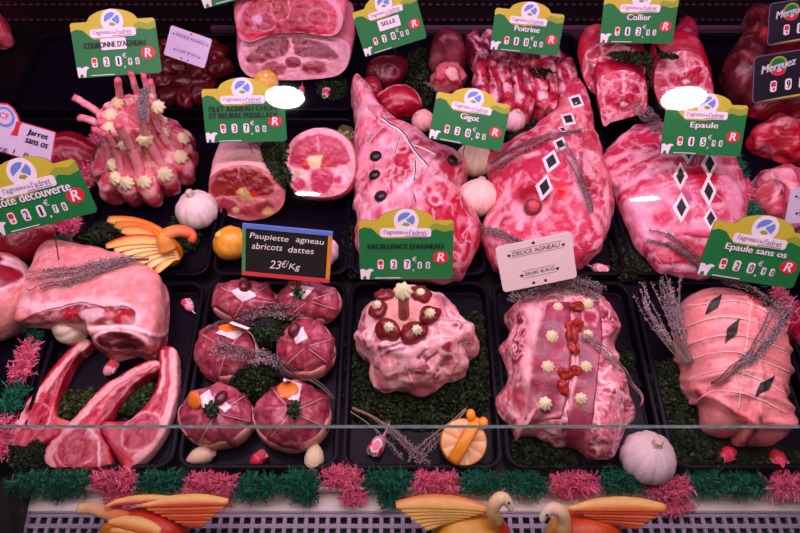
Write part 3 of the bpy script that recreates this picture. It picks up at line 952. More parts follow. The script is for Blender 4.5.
chop('middle lamb chop of the three, its rib curving up to the right',
     [(152, 362), (160, 363), (164, 367), (160, 372), (144, 380), (130, 393), (118, 408), (110, 420), (102, 428), (105, 438), (111, 449), (115, 464), (108, 471), (85, 472), (62, 471), (50, 468), (45, 457), (50, 445), (64, 430), (80, 414), (100, 391), (125, 374), (140, 366)],
     [(158, 367), (132, 384), (108, 408), (84, 434), (74, 452)],
     [('n', 60, .1, .9, '#de6070', 5, .6), ('l', [(156, 364), (126, 377), (102, 394), (80, 418), (56, 444), (49, 458), (54, 468)], 3.6, FAT2, 1.2), ('l', [(158, 368), (132, 384), (113, 404), (101, 424)], 2.2, '#a02638', 1.2),
      ('l', [(150, 366), (122, 386), (100, 408)], 1.6, '#e88a90', 1), ('e', (78, 448), (22, 17), -35, '#c64058', 1.5), ('r', (78, 448), (23, 18), -35, '#eda8ac', 1, .9), ('e', (102, 455), (9, 14), -15, '#cc2c3c', 2), ('n', 120, .3, .7, '#f0b0ae', 8, .35), ('l', [(88, 430), (98, 440), (100, 466)], 1.3, WHITE, 1), ('e', (97, 419), (7, 9), 40, '#d64456', 1.5)], .017, 2, ZF)
chop('right lamb chop of the three, with the broad flat rib end upright',
     [(159, 354), (163, 349), (170, 348), (177, 352), (179, 368), (179, 390), (176, 408), (171, 424), (163, 440), (150, 457), (138, 467), (129, 473), (123, 468), (114, 452), (104, 436), (101, 429), (104, 423), (120, 423), (132, 421), (144, 410), (152, 400), (158, 388), (160, 372)],
     [(169, 356), (169, 388), (158, 412), (140, 436)],
     [('n', 60, .1, .9, '#de6070', 7, .6), ('l', [(174, 352), (175, 380), (171, 408), (158, 438), (128, 470)], 5, FAT2, 1.2), ('l', [(167, 352), (169, 372), (168, 392)], 1.6, '#d85666', 1.2), ('l', [(163, 352), (164, 375), (159, 398)], 2, FAT2, 1),
      ('e', (142, 432), (22, 15), -42, '#c43c54', 1.5), ('r', (142, 432), (23, 16), -42, '#eda8ac', 1, .9), ('e', (110, 430), (8, 7), 30, '#dc6672', 1.5), ('e', (158, 402), (4, 9), 25, '#c8384c', 1.2), ('e', (128, 462), (7, 5), 40, '#e4525c', 2)], .018, 3)
garlic('garlic bulb lying half under the front edge of the rack of lamb', 72, 326, 40, tilt=(.9, .2, .25), seed=1, neck=.3, tint='#f2e2c8')
radish('small carved radish beside the right side of the rack, tail up', 190, 308, 17, 230, seed=1, white=.6)
radish('carved radish with one white cut end, between the rack and the chops', 112, 371, 20, -60, seed=2, white=.7, root=False)
parsley('parsley', 'parsley sprig inside the curve of the left lamb chop', [(58, 405), (64, 393), (80, 390), (98, 390), (104, 398), (96, 408), (82, 416), (66, 420), (57, 415)], ZF, .012, .5, ('#2c3a1c', '#3a4a22', '#1a260e'), seed=2)
parsley('parsley', 'parsley sprig between the middle chop and the right chop', [(124, 400), (136, 388), (150, 384), (158, 388), (152, 402), (142, 412), (128, 416), (118, 412)], ZF, .012, .5, ('#24341a', '#33441f', '#141e0c'), seed=3)
parsley('parsley', 'dark parsley sprig at the lower end of the left lamb chop', [(8, 452), (14, 444), (26, 446), (36, 440), (44, 446), (42, 464), (30, 470), (14, 468)], ZF + .012, .012, .6, ('#16240f', '#22331a', '#0c1408'), seed=4)

# six tied bundles
def paupiette(label, cx, cy, rx, ry, h, seed, lobes=7, rot=0):
    o = [(cx + rx * math.cos(a), cy + ry * math.sin(a)) for a in np.linspace(0, 2 * math.pi, 20, endpoint=False)]
    t = thing('tied_meat_bundle', label, 'meat bundle', P(cx, cy, ZF), 'small tied meat bundles in the second tray')
    meta = {}
    sc, st = [], []
    for k in range(lobes):
        a = 2 * math.pi * (k + rot) / lobes
        ln = [(cx + rx * f * math.cos(a), cy - ry * .12 + ry * f * math.sin(a)) for f in (.12, .5, .95)]
        sc.append(('l', ln, 3.2, -.0026)); st.append(ln)
    blob('flesh', o, ZF, h, '#bc5c6a', [('n', 45, -.2, .8, '#cc7884', seed, .8), ('n', 80, .1, .8, '#98344c', seed + 5, .8), ('n', 110, .35, .8, '#e4a0aa', seed + 9, .6), ('n', 190, .4, .9, '#8a2038', seed + 2, .6)], parent=t, surf=t.name, sculpt=sc, p=2.3, ke=.38, seed=seed, tilt=12, meta=meta, n=150, m=36, lump=(.0036, 48))
    # fat wrapped round the lower half
    E, S, n = meta['E'], meta['S'], meta['n']
    rows = []
    aa = np.arange(n) * 2 * math.pi / n
    ztop = h * (.50 + .10 * np.sin(aa * 3 + seed) + .04 * np.sin(aa * 7 + 2 * seed))
    lob = 1.03 + .018 * np.abs(np.sin(aa * lobes / 2 + seed))
    for f, s in ((0, .95), (.2, 1.02), (.5, 1.05), (.8, 1.045), (1, 1.015), (1.03, .97)):
        rows.append(np.c_[S + (E - S) * (s * lob / 1.03)[:, None], ZF + ztop * f])
    W = np.concatenate(rows)
    col = paint(to_px(W), W, '#eeb6a6', [('n', 70, .0, .9, '#f6d0c4', seed + 2, .7), ('n', 60, .3, .8, '#d2808a', seed + 4, .5)])
    mk('fat_wrap', W, rings_faces(6, n), 'meat', t, col)
    for ln in st[::2]:
        strand(t, 'string', (t.name,), ln, .0003, 'string', .0004, k=5)
    return t
def apricot(t, cx, cy, rx, ry, ang=0, half=True, col='#f08028'):
    p, n = lay(cx, cy, (t.name,), .04, .0015)
    R = frame(n, (-math.sin(math.radians(ang)), math.cos(math.radians(ang)), .2))
    s = np.dot(p - CAM, FWD) / FPX
    V, Fc = ball(p + n * .001, R, rx * s, ry * s * 1.25, .0035, 28, 12)
    mk('apricot_slice', V, Fc, flat('apricot_flesh', col, .4, var=.15, freq=150) if 'apricot_flesh' not in bpy.data.materials else bpy.data.materials['apricot_flesh'], t)
def date(t, cx, cy, r, col='date_skin'):
    p, n = lay(cx, cy, (t.name,), .04, 0)
    s = np.dot(p - CAM, FWD) / FPX
    V, Fc = ball(p + n * r * s * .55, frame(n, (.4, 1, 0)), r * s * .85, r * s * 1.15, r * s * .8)
    V = V + (.0006 * fbm(V, 260, 4))[:, None]
    if 'date_skin' not in bpy.data.materials: flat('date_skin', '#5c1420', .35, var=.3, freq=120)
    mk('date', V, Fc, bpy.data.materials['date_skin'], t)
def sprig(t, cx, cy, r, seed, nm='parsley_tuft'):
    rng = np.random.default_rng(seed)
    p, n = lay(cx, cy, (t.name,), .04, .001)
    s = np.dot(p - CAM, FWD) / FPX * r
    V, Fc = [], []
    for k in range(70):
        d = rng.normal(size=3); d /= np.linalg.norm(d); d = d + n * .6
        q = p + d * s * .6 * rng.random() ** .5
        a = rng.normal(size=3); a /= np.linalg.norm(a); b = np.cross(a, n)
        o = len(V); V += [q, q + a * s * .3 + b * s * .2, q + a * s * .5, q + a * s * .3 - b * s * .2]; Fc.append((o, o + 1, o + 2, o + 3))
    mk(nm, V, Fc, 'leafc', t, np.repeat(np.array([C(('#1c2c12', '#30482a', '#101a0a')[k % 3]) for k in range(70)]), 4, 0), smooth=False)
def fat_diamond(t, cx, cy, rw, rh, ang):
    decal(t, 'fat_diamond', (t.name,), cx, cy, rw, rh, ang, 'white_edge', .0012)

a = paupiette('back left tied meat bundle with a dark date on a white diamond', 245, 302, 32, 22, .048, 1, rot=.2)
fat_diamond(a, 244, 294, 13, 8, 10); date(a, 243, 288, 7)
b = paupiette('back right tied meat bundle with a green sprig on white fat', 308, 303, 32, 21, .046, 2, rot=.5)
fat_diamond(b, 302, 292, 13, 7, -15); sprig(b, 301, 293, 10, 4)
c = paupiette('middle left tied meat bundle topped by a broad orange apricot half', 227, 353, 30, 30, .05, 3, rot=.1)
fat_diamond(c, 233, 331, 17, 9, -8); apricot(c, 232, 330, 14, 7, 5)
d = paupiette('middle right tied meat bundle with a dark date near its left edge', 306, 350, 28, 29, .05, 4, rot=.7)
fat_diamond(d, 300, 336, 8, 9, 20); date(d, 296, 331, 7)
e = paupiette('front left tied meat bundle with a sprig between cut fat squares', 217, 417, 36, 31, .05, 5, rot=.3)
apricot(e, 196, 400, 9, 7, 0); fat_diamond(e, 207, 400, 9, 10, 15); date(e, 222, 400, 7); fat_diamond(e, 225, 407, 7, 6, 0); sprig(e, 210, 411, 11, 6)
f = paupiette('front right tied meat bundle with apricot slice and green herb patch', 292, 416, 37, 35, .054, 6, rot=.5)
fat_diamond(f, 291, 391, 12, 14, -30); apricot(f, 288, 391, 11, 8, -20); sprig(f, 293, 409, 11, 8); sprig(f, 294, 415, 8, 9)
parsley('parsley', 'dark parsley between the upper two pairs of tied bundles', [(250, 322), (270, 318), (290, 322), (296, 334), (288, 346), (268, 350), (254, 346), (248, 334)], ZF, .045, .9, ('#17280e', '#1f3414', '#0b1407'), .003, seed=5)
parsley('parsley', 'dark parsley between the lower two pairs of tied bundles', [(226, 364), (240, 358), (262, 362), (276, 372), (276, 392), (262, 402), (240, 400), (230, 386)], ZF, .045, .9, ('#1a2a10', '#233414', '#0c1407'), .003, seed=6)
six = tuple(o.name for o in (a, b, c, d, e, f))
thyme('dry thyme bundle lying across the two backmost tied bundles', [(306, 309), (285, 311), (258, 312), (235, 319), (216, 326), (205, 334)], (16, 3), 9, six, .035, .004, leaves=60, leafr=(0, .55), leaf=.0025, seed=22)
thyme('dry thyme bundle lying diagonally across the middle pair of tied bundles', [(217, 347), (240, 354), (262, 359), (285, 366), (305, 378), (322, 388), (334, 401)], (19, 4), 9, six, .045, .006, leaves=60, leafr=(0, .55), leaf=.0025, seed=23)

def clove(label, cx, cy, r, ang, tint, flatc=False):
    p = P(cx, cy, ZF)
    s = np.dot(p - CAM, FWD) / FPX
    t = thing('garlic_clove', label, 'garlic clove', p)
    prof = [(.02, -1), (.4, -.92), (.7, -.6), (.8, -.1), (.68, .4), (.38, .8), (.1, 1.05), (.01, 1.1)]
    V, Fc = lathe(prof, 32, lambda a, z: 1 - .25 * max(0, math.cos(a)) ** 2)
    c = p + np.array([0, 0, r * s * .62])
    V = c + (V * r * s) @ frame((math.cos(math.radians(ang)), math.sin(math.radians(ang)), .12), (0, 0, 1)).T
    V[:, 2] = np.maximum(V[:, 2], ZF)
    mk('flesh', V, Fc, 'bulb', t, np.tile(C(tint), (len(V), 1)))
    tip = c + frame((math.cos(math.radians(ang)), math.sin(math.radians(ang)), .12), (0, 0, 1))[:, 2] * -r * s * .95
    V, Fc = ball(tip, np.eye(3), r * s * .3, r * s * .3, r * s * .25, 12, 8)
    V[:, 2] = np.maximum(V[:, 2], ZF)
    mk('root_end', V, Fc, 'bulb', t, np.tile(C('#c8a48c'), (len(V), 1)))
clove('peeled garlic clove below the front left tied bundle', 202, 460, 13, 200, '#f0d2b4')
clove('garlic clove standing below the front right tied bundle', 314, 460, 14, 85, '#f2e0b8')
radish('carved radish between the two garlic cloves', 259, 461, 22, -40, seed=3, white=.3)

# round fat-wrapped roast on parsley
parsley('parsley', 'wide bed of dark parsley under the round fat-wrapped roast', [(342, 345), (356, 328), (380, 320), (440, 318), (466, 312), (484, 318), (492, 350), (494, 385), (488, 405), (470, 420), (440, 428), (400, 428), (362, 424), (346, 408), (341, 380)], ZF, .022, .8, ('#1a2810', '#243216', '#0c1407'), .0034, seed=7)
cr = meat('round_roast', 'round lumpy roast wrapped in lacy fat, with a bone chimney, on dark parsley', 'roast',
    [(369, 298), (390, 287), (411, 281), (428, 283), (446, 291), (457, 309), (467, 324), (472, 336), (479, 344), (474, 353), (464, 354), (464, 370), (454, 379), (442, 383), (433, 393), (420, 396), (407, 392), (395, 391), (383, 389), (372, 377), (370, 359), (360, 350), (356, 339), (359, 317)],
    .082, '#f3b4b0', [('n', 40, .1, .7, '#dc7c88', 2, .6), ('n', 75, .2, .55, '#902a48', 5, .75), ('w', 55, .14, '#fadcd8', 3, .85), ('w', 95, .12, '#f6c8c4', 13, .6), ('e', (408, 313), (27, 20), 0, '#f4b8a8', 3), ('e', (420, 390), (17, 7), 0, '#cc8084', 3),
     ('l', [(384, 350), (404, 344)], 1.2, '#7a2c48', 1), ('l', [(388, 353), (404, 349)], 1.0, '#7a2c48', 1), ('l', [(424, 362), (434, 352)], 1.2, '#7a2c48', 1), ('l', [(418, 358), (424, 350)], 1.0, '#7a2c48', 1), ('e', (443, 348), (4, 4), 0, '#a8485c', 1), ('e', (440, 300), (8, 5), 30, '#c88a96', 2)],
    z0=ZF + .004, kf=.25, kb=.75, lump=(.003, 40), sculpt=[('b', 30, .0026, 11), ('n', 85, .002, 5), ('l', [(362, 335), (400, 352), (440, 345), (470, 325)], 6, -.006), ('e', (408, 313), (26, 17), -.006)], n=220, m=56, p=2.6, tilt=25)
CR = (cr.name,)
for i, (x, y, r) in enumerate(((379, 311, 10), (390, 330, 12), (414, 333, 12.5), (430, 316, 11.5), (420, 296, 11), (386, 297, 10))):
    p, n = lay(x, y, CR, .06, 0)
    s = np.dot(p - CAM, FWD) / FPX
    V, Fc = ball(p + n * r * s * .2, frame(n, (math.cos(i), math.sin(i), 0)), r * s * 1.15, r * s, r * s * .62)
    V = V + n * (.002 * fbm(V, 130, i))[:, None] + .0022 * np.stack([fbm(V, 90, i + 2), fbm(V, 90, i + 7), 0 * V[:, 0]], 1)
    if 'dried_tomato' not in bpy.data.materials: flat('dried_tomato', '#74121a', .35, var=.5, freq=90, spec=.6)
    mk('dried_tomato', V, Fc, bpy.data.materials['dried_tomato'], cr)
    SURF['tom%d' % i] = Surf(V, Fc)
TOM = CR + tuple('tom%d' % i for i in range(6))
for x, y, r in ((377, 305, 5.6), (389, 327, 6), (417, 330, 6), (430, 313, 6.2), (421, 292, 5)):
    p, n = lay(x, y, TOM, .07, -.0008); rosette(cr, p, n, r * np.dot(p - CAM, FWD) / FPX)
p, n = lay(404, 316, CR, .06, 0)
top = p + np.array([-.001, .006, .043])
V, Fc = tube(np.array([p - np.array([0, 0, .006]), p * .5 + top * .5, top]), [.0066, .006, .0066], 12)
mk('bone', V, Fc, 'bone', cr, np.tile(C('#c9756a'), (len(V), 1)))
rosette(cr, top - np.array([0, 0, .001]), np.array([0, -.15, 1]), .0115)
thyme('sparse thyme twigs with two pale stems crossing below the round roast', [(352, 410), (372, 420), (392, 436), (405, 448), (418, 460), (426, 470)], (5, 26), 9, (), ZF + .012, .006, leaves=34, leafr=(.45, 1), leaf=.0022, seed=24, leafcol=('#80707a', '#9a8288', '#6a5c60'), stemcol='#b08a80')
thyme('short thyme twig rising right toward the carved orange', [(414, 466), (424, 452), (440, 436), (455, 422), (466, 410)], (16, 3), 5, (), ZF + .014, .006, leaves=26, leafr=(0, .5), leaf=.0022, seed=25, stemcol='#b08a80')
radish('carved radish flower with pale petals left of the thyme twigs', 378, 447, 26, 120, seed=4, white=.8)

def citrus(label, cx, cy, rpx, ang):
    p = P(cx, cy, ZF); s = np.dot(p - CAM, FWD) / FPX; r = rpx * s
    t = thing('carved_orange', label, 'carved orange', p)
    n = np.array([.0, -.25, 1.]); n /= np.linalg.norm(n)
    c = p + np.array([0, 0, r * .75])
    prof = [(.02, -.75), (.5, -.68), (.85, -.42), (1.0, -.05), (.99, .15), (.93, .24)]
    V, Fc = lathe(prof, 60); R = frame(n)
    mk('peel', c + V * r @ R.T, Fc, 'fruit', t, np.tile(C('#f0a030'), (len(V), 1)))
    prof = [(.94, .235), (.86, .26), (.45, .27), (.01, .25)]
    V, Fc = lathe(prof, 96)
    a = np.arctan2(V[:, 1], V[:, 0]); rad = np.hypot(V[:, 0], V[:, 1])
    V[:, 2] += .05 * np.abs(np.sin(a * 4.5)) * sst(rad, .1, .6)
    m = (np.abs(np.sin(a * 4.5)) < .22)[:, None] * .8
    mk('flesh', c + V * r @ R.T, Fc, 'fruit', t, C('#f5b878') * (1 - m) + C('#fbe0c0') * m)
    ca, sa = math.cos(math.radians(ang)), math.sin(math.radians(ang))
    pts = [c + (np.array([ca * f, sa * f, .30 + .28 * math.sin(math.pi * (f + 1) / 2)]) * r) @ R.T for f in np.linspace(-.95, 1.15, 14)]
    V, Fc = tube(np.array(pts), r * .26, 10, flatz=.3)
    mk('peel_handle', V, Fc, 'fruit', t, np.tile(C('#f09c20'), (len(V), 1)))
    for sx in (-.3, .32):
        q = c + (np.array([ca * 1.1 - sa * sx, sa * 1.1 + ca * sx, .42]) * r) @ R.T
        V, Fc = ball(q, R, r * .2, r * .26, r * .14, 16, 10)
        mk('peel_knot', V, Fc, 'fruit', t, np.tile(C('#f0961e'), (len(V), 1)))
citrus('carved orange half with a peel handle, right of the thyme twigs at the front', 462, 448, 23, 58)

# long roast with ham strips
parsley('parsley', 'dark parsley under the front end of the ham-strip roast', [(505, 440), (530, 430), (570, 440), (600, 452), (612, 466), (590, 474), (545, 476), (515, 472), (506, 456)], ZF, .02, .8, ('#16220e', '#202e14', '#0a1006'), .0034, seed=8)
parsley('parsley', 'small parsley tuft right of the ham-strip roast', [(612, 352), (626, 348), (636, 356), (634, 368), (620, 374), (612, 366)], ZF, .012, .9, ('#16240e', '#243616', '#0a1206'), .0028, seed=9)
parsley('parsley', 'narrow dark parsley at the left side of the ham-strip roast', [(494, 350), (506, 346), (510, 375), (502, 400), (494, 395)], ZF, .012, .8, ('#142010', '#1e2c16', '#0a1206'), .0028, seed=10)
dl = meat('long_roast', 'long lumpy roast in lacy fat topped with two ham strips and cream rosettes', 'roast',
    [(510, 305), (522, 294), (540, 288), (562, 280), (584, 281), (600, 290), (612, 300), (622, 312), (624, 324), (615, 340), (614, 362), (620, 378), (626, 398), (633, 416), (626, 430), (618, 446), (606, 460), (590, 463), (574, 452), (558, 443), (538, 436), (522, 438), (516, 442), (509, 424), (500, 408), (501, 394), (510, 378), (508, 357), (504, 342), (510, 325)],
    .075, '#e88a92', [('n', 40, -.1, .7, '#d0506c', 2, .8), ('n', 60, -.15, .4, '#98203e', 4, .9), ('w', 60, .09, '#fcdad8', 3, .95), ('w', 95, .08, '#f8c8ca', 8, .85), ('w', 150, .12, '#f6bcc0', 18, .6),
     ('l', [(540, 300), (532, 330), (526, 370), (520, 410), (515, 430)], 6, '#f4bcbc', 3), ('e', (512, 398), (7, 12), 0, '#d87480', 2)],
    kf=.25, kb=.7, p=2.8, lump=(.003, 40), sculpt=[('b', 30, .0035, 3), ('n', 75, .0022, 8), ('l', [(505, 345), (520, 362), (525, 385)], 6, -.004), ('l', [(612, 350), (600, 380)], 5, -.004)], n=240, m=56, tilt=25)
DL = (dl.name,)
def strip(t, name, names, left, right, ops, base, lift, rows=40, cols=16):
    L, R = catmull(left, rows, False), catmull(right, rows, False)
    V, uvp = [], []
    for j in range(rows):
        for i in range(cols):
            q = L[j] + (R[j] - L[j]) * i / (cols - 1)
            V.append(lay(q[0], q[1], names, .05, lift)[0]); uvp.append(q)
    V = np.array(V).reshape(rows, cols, 3)
    for _ in range(3):
        W = V.copy(); W[1:-1] = (V[:-2] + 2 * V[1:-1] + V[2:]) / 4; W[:, 1:-1] = (W[:, :-2] + 2 * W[:, 1:-1] + W[:, 2:]) / 4; V = W
    V = V.reshape(-1, 3)
    Fq = [(j * cols + i, (j + 1) * cols + i, (j + 1) * cols + i + 1, j * cols + i + 1) for j in range(rows - 1) for i in range(cols - 1)]
    n = len(V); bot = V - np.array([0, -.0006, .0022])
    rim = list(range(cols)) + [j * cols + cols - 1 for j in range(1, rows)] + [(rows - 1) * cols + i for i in range(cols - 2, -1, -1)] + [j * cols for j in range(rows - 2, 0, -1)]
    Fa = Fq + [tuple(n + k for k in f[::-1]) for f in Fq] + [(a, b, n + b, n + a) for a, b in zip(rim, rim[1:] + rim[:1])]
    A = np.r_[V, bot]
    mk(name, A, Fa, 'meat', t, paint(np.r_[np.array(uvp), np.array(uvp)], A, base, ops))
    SURF[t.name + name] = Surf(A, Fa)
strip(dl, 'ham_strip', DL, [(545, 303), (537, 330), (530, 370), (527, 400), (526, 420)], [(570, 303), (571, 330), (570, 365), (568, 395), (561, 418)],
      [('n', 50, -.1, .8, '#b85a70', 3, .8), ('s', 60, 80, 5, .2, .8, '#e0a0aa', 5, .5), ('n', 120, .4, .9, '#c86478', 4, .4), ('l', [(545, 303), (536, 332), (528, 372), (526, 415)], 2.5, '#f2b4b8', 1.2), ('l', [(540, 420), (560, 412)], 2, '#f0b0b0', 1.5)], '#9a4456', .0016)
SURF['ham_a'] = SURF[dl.name + 'ham_strip']
strip(dl, 'ham_strip', DL, [(574, 303), (576, 330), (575, 365), (570, 400), (566, 445)], [(598, 303), (602, 330), (598, 372), (594, 405), (589, 450)],
      [('n', 50, -.1, .8, '#b85a70', 7, .8), ('s', 60, 80, 5, .2, .8, '#e0a0aa', 6, .5), ('n', 120, .4, .9, '#c86478', 8, .4), ('l', [(574, 345), (575, 370), (568, 410)], 2, '#f2b4b8', 1), ('e', (590, 318), (7, 6), 0, '#b84a60', 2), ('r', (590, 318), (8, 8), 0, '#f0b0b8', 1, 1)], '#9c4658', .0020)
DH = DL + ('ham_a', dl.name + 'ham_strip')
for x, y, r in ((552, 335, 8.5), (548, 365, 8.5), (545, 402, 9), (588, 333, 7), (586, 365, 8), (581, 397, 8), (588, 302, 7.5), (558, 305, 6.5)):
    p, n = lay(x, y + 2, DH, .06, -.0006); rosette(dl, p, n * .6 + np.array([0, -.1, .5]), r * np.dot(p - CAM, FWD) / FPX * .88)
for i, (x, y, rx, ry, a) in enumerate(((571, 333, 8, 13, 0), (566, 374, 9, 6, -30), (576, 371, 7, 6, 10), (563, 388, 5, 10, 10), (576, 307, 9, 7, 20), (573, 348, 5, 8, 40), (578, 326, 5, 8, 30))):
    p, n = lay(x, y, DH, .06, 0); s = np.dot(p - CAM, FWD) / FPX
    V, Fc = ball(p + n * .0015, frame(n, (-math.sin(math.radians(a)), math.cos(math.radians(a)), 0)), rx * s, ry * s, .0045)
    V = V + (.0026 * fbm(V, 150, i + 3))[:, None] * n + .002 * np.stack([fbm(V, 120, i), fbm(V, 120, i + 9), 0 * V[:, 0]], 1)
    if 'red_pepper' not in bpy.data.materials: flat('red_pepper', '#96200f', .4, var=.6, freq=100)
    mk('red_pepper_piece', V, Fc, bpy.data.materials['red_pepper'], dl)
thyme('thick grey thyme bundle across the back end of the ham-strip roast', [(508, 302), (530, 299), (555, 294), (578, 293), (598, 300)], (20, 18), 16, DH, .06, .006, leaves=60, leafr=(0, 1), leaf=.0028, seed=26, leafcol=('#6a6468', '#857a80', '#4c4a48'))
thyme('thyme twig over the right ham strip, its bare stem hanging down beside the roast', [(582, 336), (592, 342), (603, 352), (615, 365), (630, 384), (642, 398), (640, 407)], (9, 2), 4, DH, .02, .004, leaves=30, leafr=(0, .4), leaf=.0024, seed=27, stemcol='#a8847c')
garlic('large pink garlic bulb at the front, right of the ham-strip roast', 648, 458, 55, tilt=(.1, .25, 1), neck=.4, seed=2, tint='#f0dce4')

# tied shoulder roast
parsley('parsley', 'bed of dark parsley under and left of the string-tied roast', [(640, 372), (660, 362), (690, 360), (706, 385), (712, 430), (760, 450), (795, 450), (800, 468), (740, 472), (690, 474), (668, 460), (662, 435), (650, 410)], ZF, .016, .75, ('#1c2a12', '#263418', '#0e1608'), .0034, seed=11)
L1 = [[(690, 306), (719, 302), (735, 301), (752, 305), (768, 313)], [(686, 327), (705, 320), (725, 317), (752, 321), (780, 331)], [(686, 345), (712, 337), (735, 335), (752, 338), (786, 350)], [(687, 362), (710, 354), (735, 352), (752, 357), (790, 372)],
      [(688, 381), (712, 372), (735, 371), (760, 380), (789, 396)], [(697, 402), (708, 393), (730, 392), (755, 397), (786, 413)]]
tr = meat('tied_roast', 'big smooth pink shoulder roast tied with white string and dark leaf diamonds', 'tied roast',
    [(687, 296), (694, 288), (708, 282), (724, 281), (744, 285), (762, 294), (775, 303), (784, 316), (788, 335), (789, 352), (788, 376), (784, 393), (778, 410), (783, 424), (782, 436), (777, 443), (768, 447), (752, 446), (741, 440), (735, 434), (729, 437), (716, 436), (706, 430), (703, 418), (702, 404), (696, 397), (689, 386), (688, 366), (684, 347), (683, 320)],
    .078, '#f0a29c', [('n', 22, -.2, .8, '#f4b4b0', 2, .7), ('n', 60, .2, .9, '#e68c90', 3, .5), ('l', [(694, 388), (706, 401), (722, 413), (740, 418), (765, 420)], 1.3, '#a8404c', 1.2), ('l', [(738, 412), (736, 436)], 1.6, '#8e3440', 1.2), ('e', (770, 300), (14, 8), 20, '#e86a6c', 3), ('n', 160, .55, .9, '#c8606c', 8, .4)],
    kf=.25, kb=.72, p=2.5, lump=(.0012, 40), n=240, m=60, tilt=25,
    sculpt=[('l', l, 3.2, -.004) for l in L1] + [('l', [(752, 296), (748, 330), (744, 355), (741, 380), (738, 410)], 3, -.0025), ('l', [(694, 388), (706, 401), (722, 413), (740, 419), (765, 421), (784, 413)], 4.5, -.006), ('l', [(738, 412), (736, 440)], 4.5, -.008)])
TR = (tr.name,)
for l in L1: strand(tr, 'string', TR, l, .00055, 'string', .0008)
strand(tr, 'string', TR, [(752, 297), (749, 320), (746, 345), (744, 360), (741, 385), (738, 408)], .00055, 'string', .0009)
for x, y, w, h, a in ((714, 305, 7, 24, 38), (732, 331, 8.5, 28, 30), (765, 386, 8, 26, 42), (769, 303, 5, 15, 60)):
    decal(tr, 'leaf_diamond', TR, x, y, w / 2 * 1.25, h / 2 * 1.05, a, 'nori', .0012)
thyme('purple-grey thyme spray down the right side of the string-tied roast', [(790, 304), (776, 314), (768, 330), (757, 348), (744, 362), (730, 372), (712, 381)], (18, 2), 14, TR, .06, .005, leaves=55, leafr=(0, .72), leaf=.0025, seed=28, leafcol=('#8a7488', '#a48a9c', '#6c5c6c'))
thyme('thyme spray along the back edge of the string-tied roast', [(700, 281), (720, 284), (742, 289), (760, 300), (775, 318)], (7, 9), 6, TR, .06, .004, leaves=50, leafr=(0, 1), leaf=.0022, seed=29, leafcol=('#7a6672', '#94808c', '#5c4e58'))
thyme('dried lavender-like bunch standing left of the string-tied roast', [(652, 284), (658, 306), (666, 328), (676, 350), (686, 368)], (42, 5), 34, (), .02, .012, leaves=22, leafr=(0, .65), leaf=.0026, seed=30, puff=.8, name='dried_herb_bunch', cat='dried herbs', leafcol=('#9a86a0', '#b29ab0', '#7c6c80'), stemcol='#8c7a74')
radish('carved radish with a white notch behind the front garland, right', 725, 457, 26, 150, seed=5, white=.2)
radish('round carved radish at the front right, beside the pink garland end', 774, 461, 26, 80, seed=6, white=.2)
meat('meat_piece', 'red netted meat piece at the right edge beside the tied roast', 'meat', [(790, 306), (800, 300), (815, 305), (822, 330), (815, 350), (800, 348), (790, 332)], .05, '#c23450', [('n', 80, .2, .8, '#e87890', 3, .7), ('w', 70, .1, '#f0a0b0', 4, .5)])
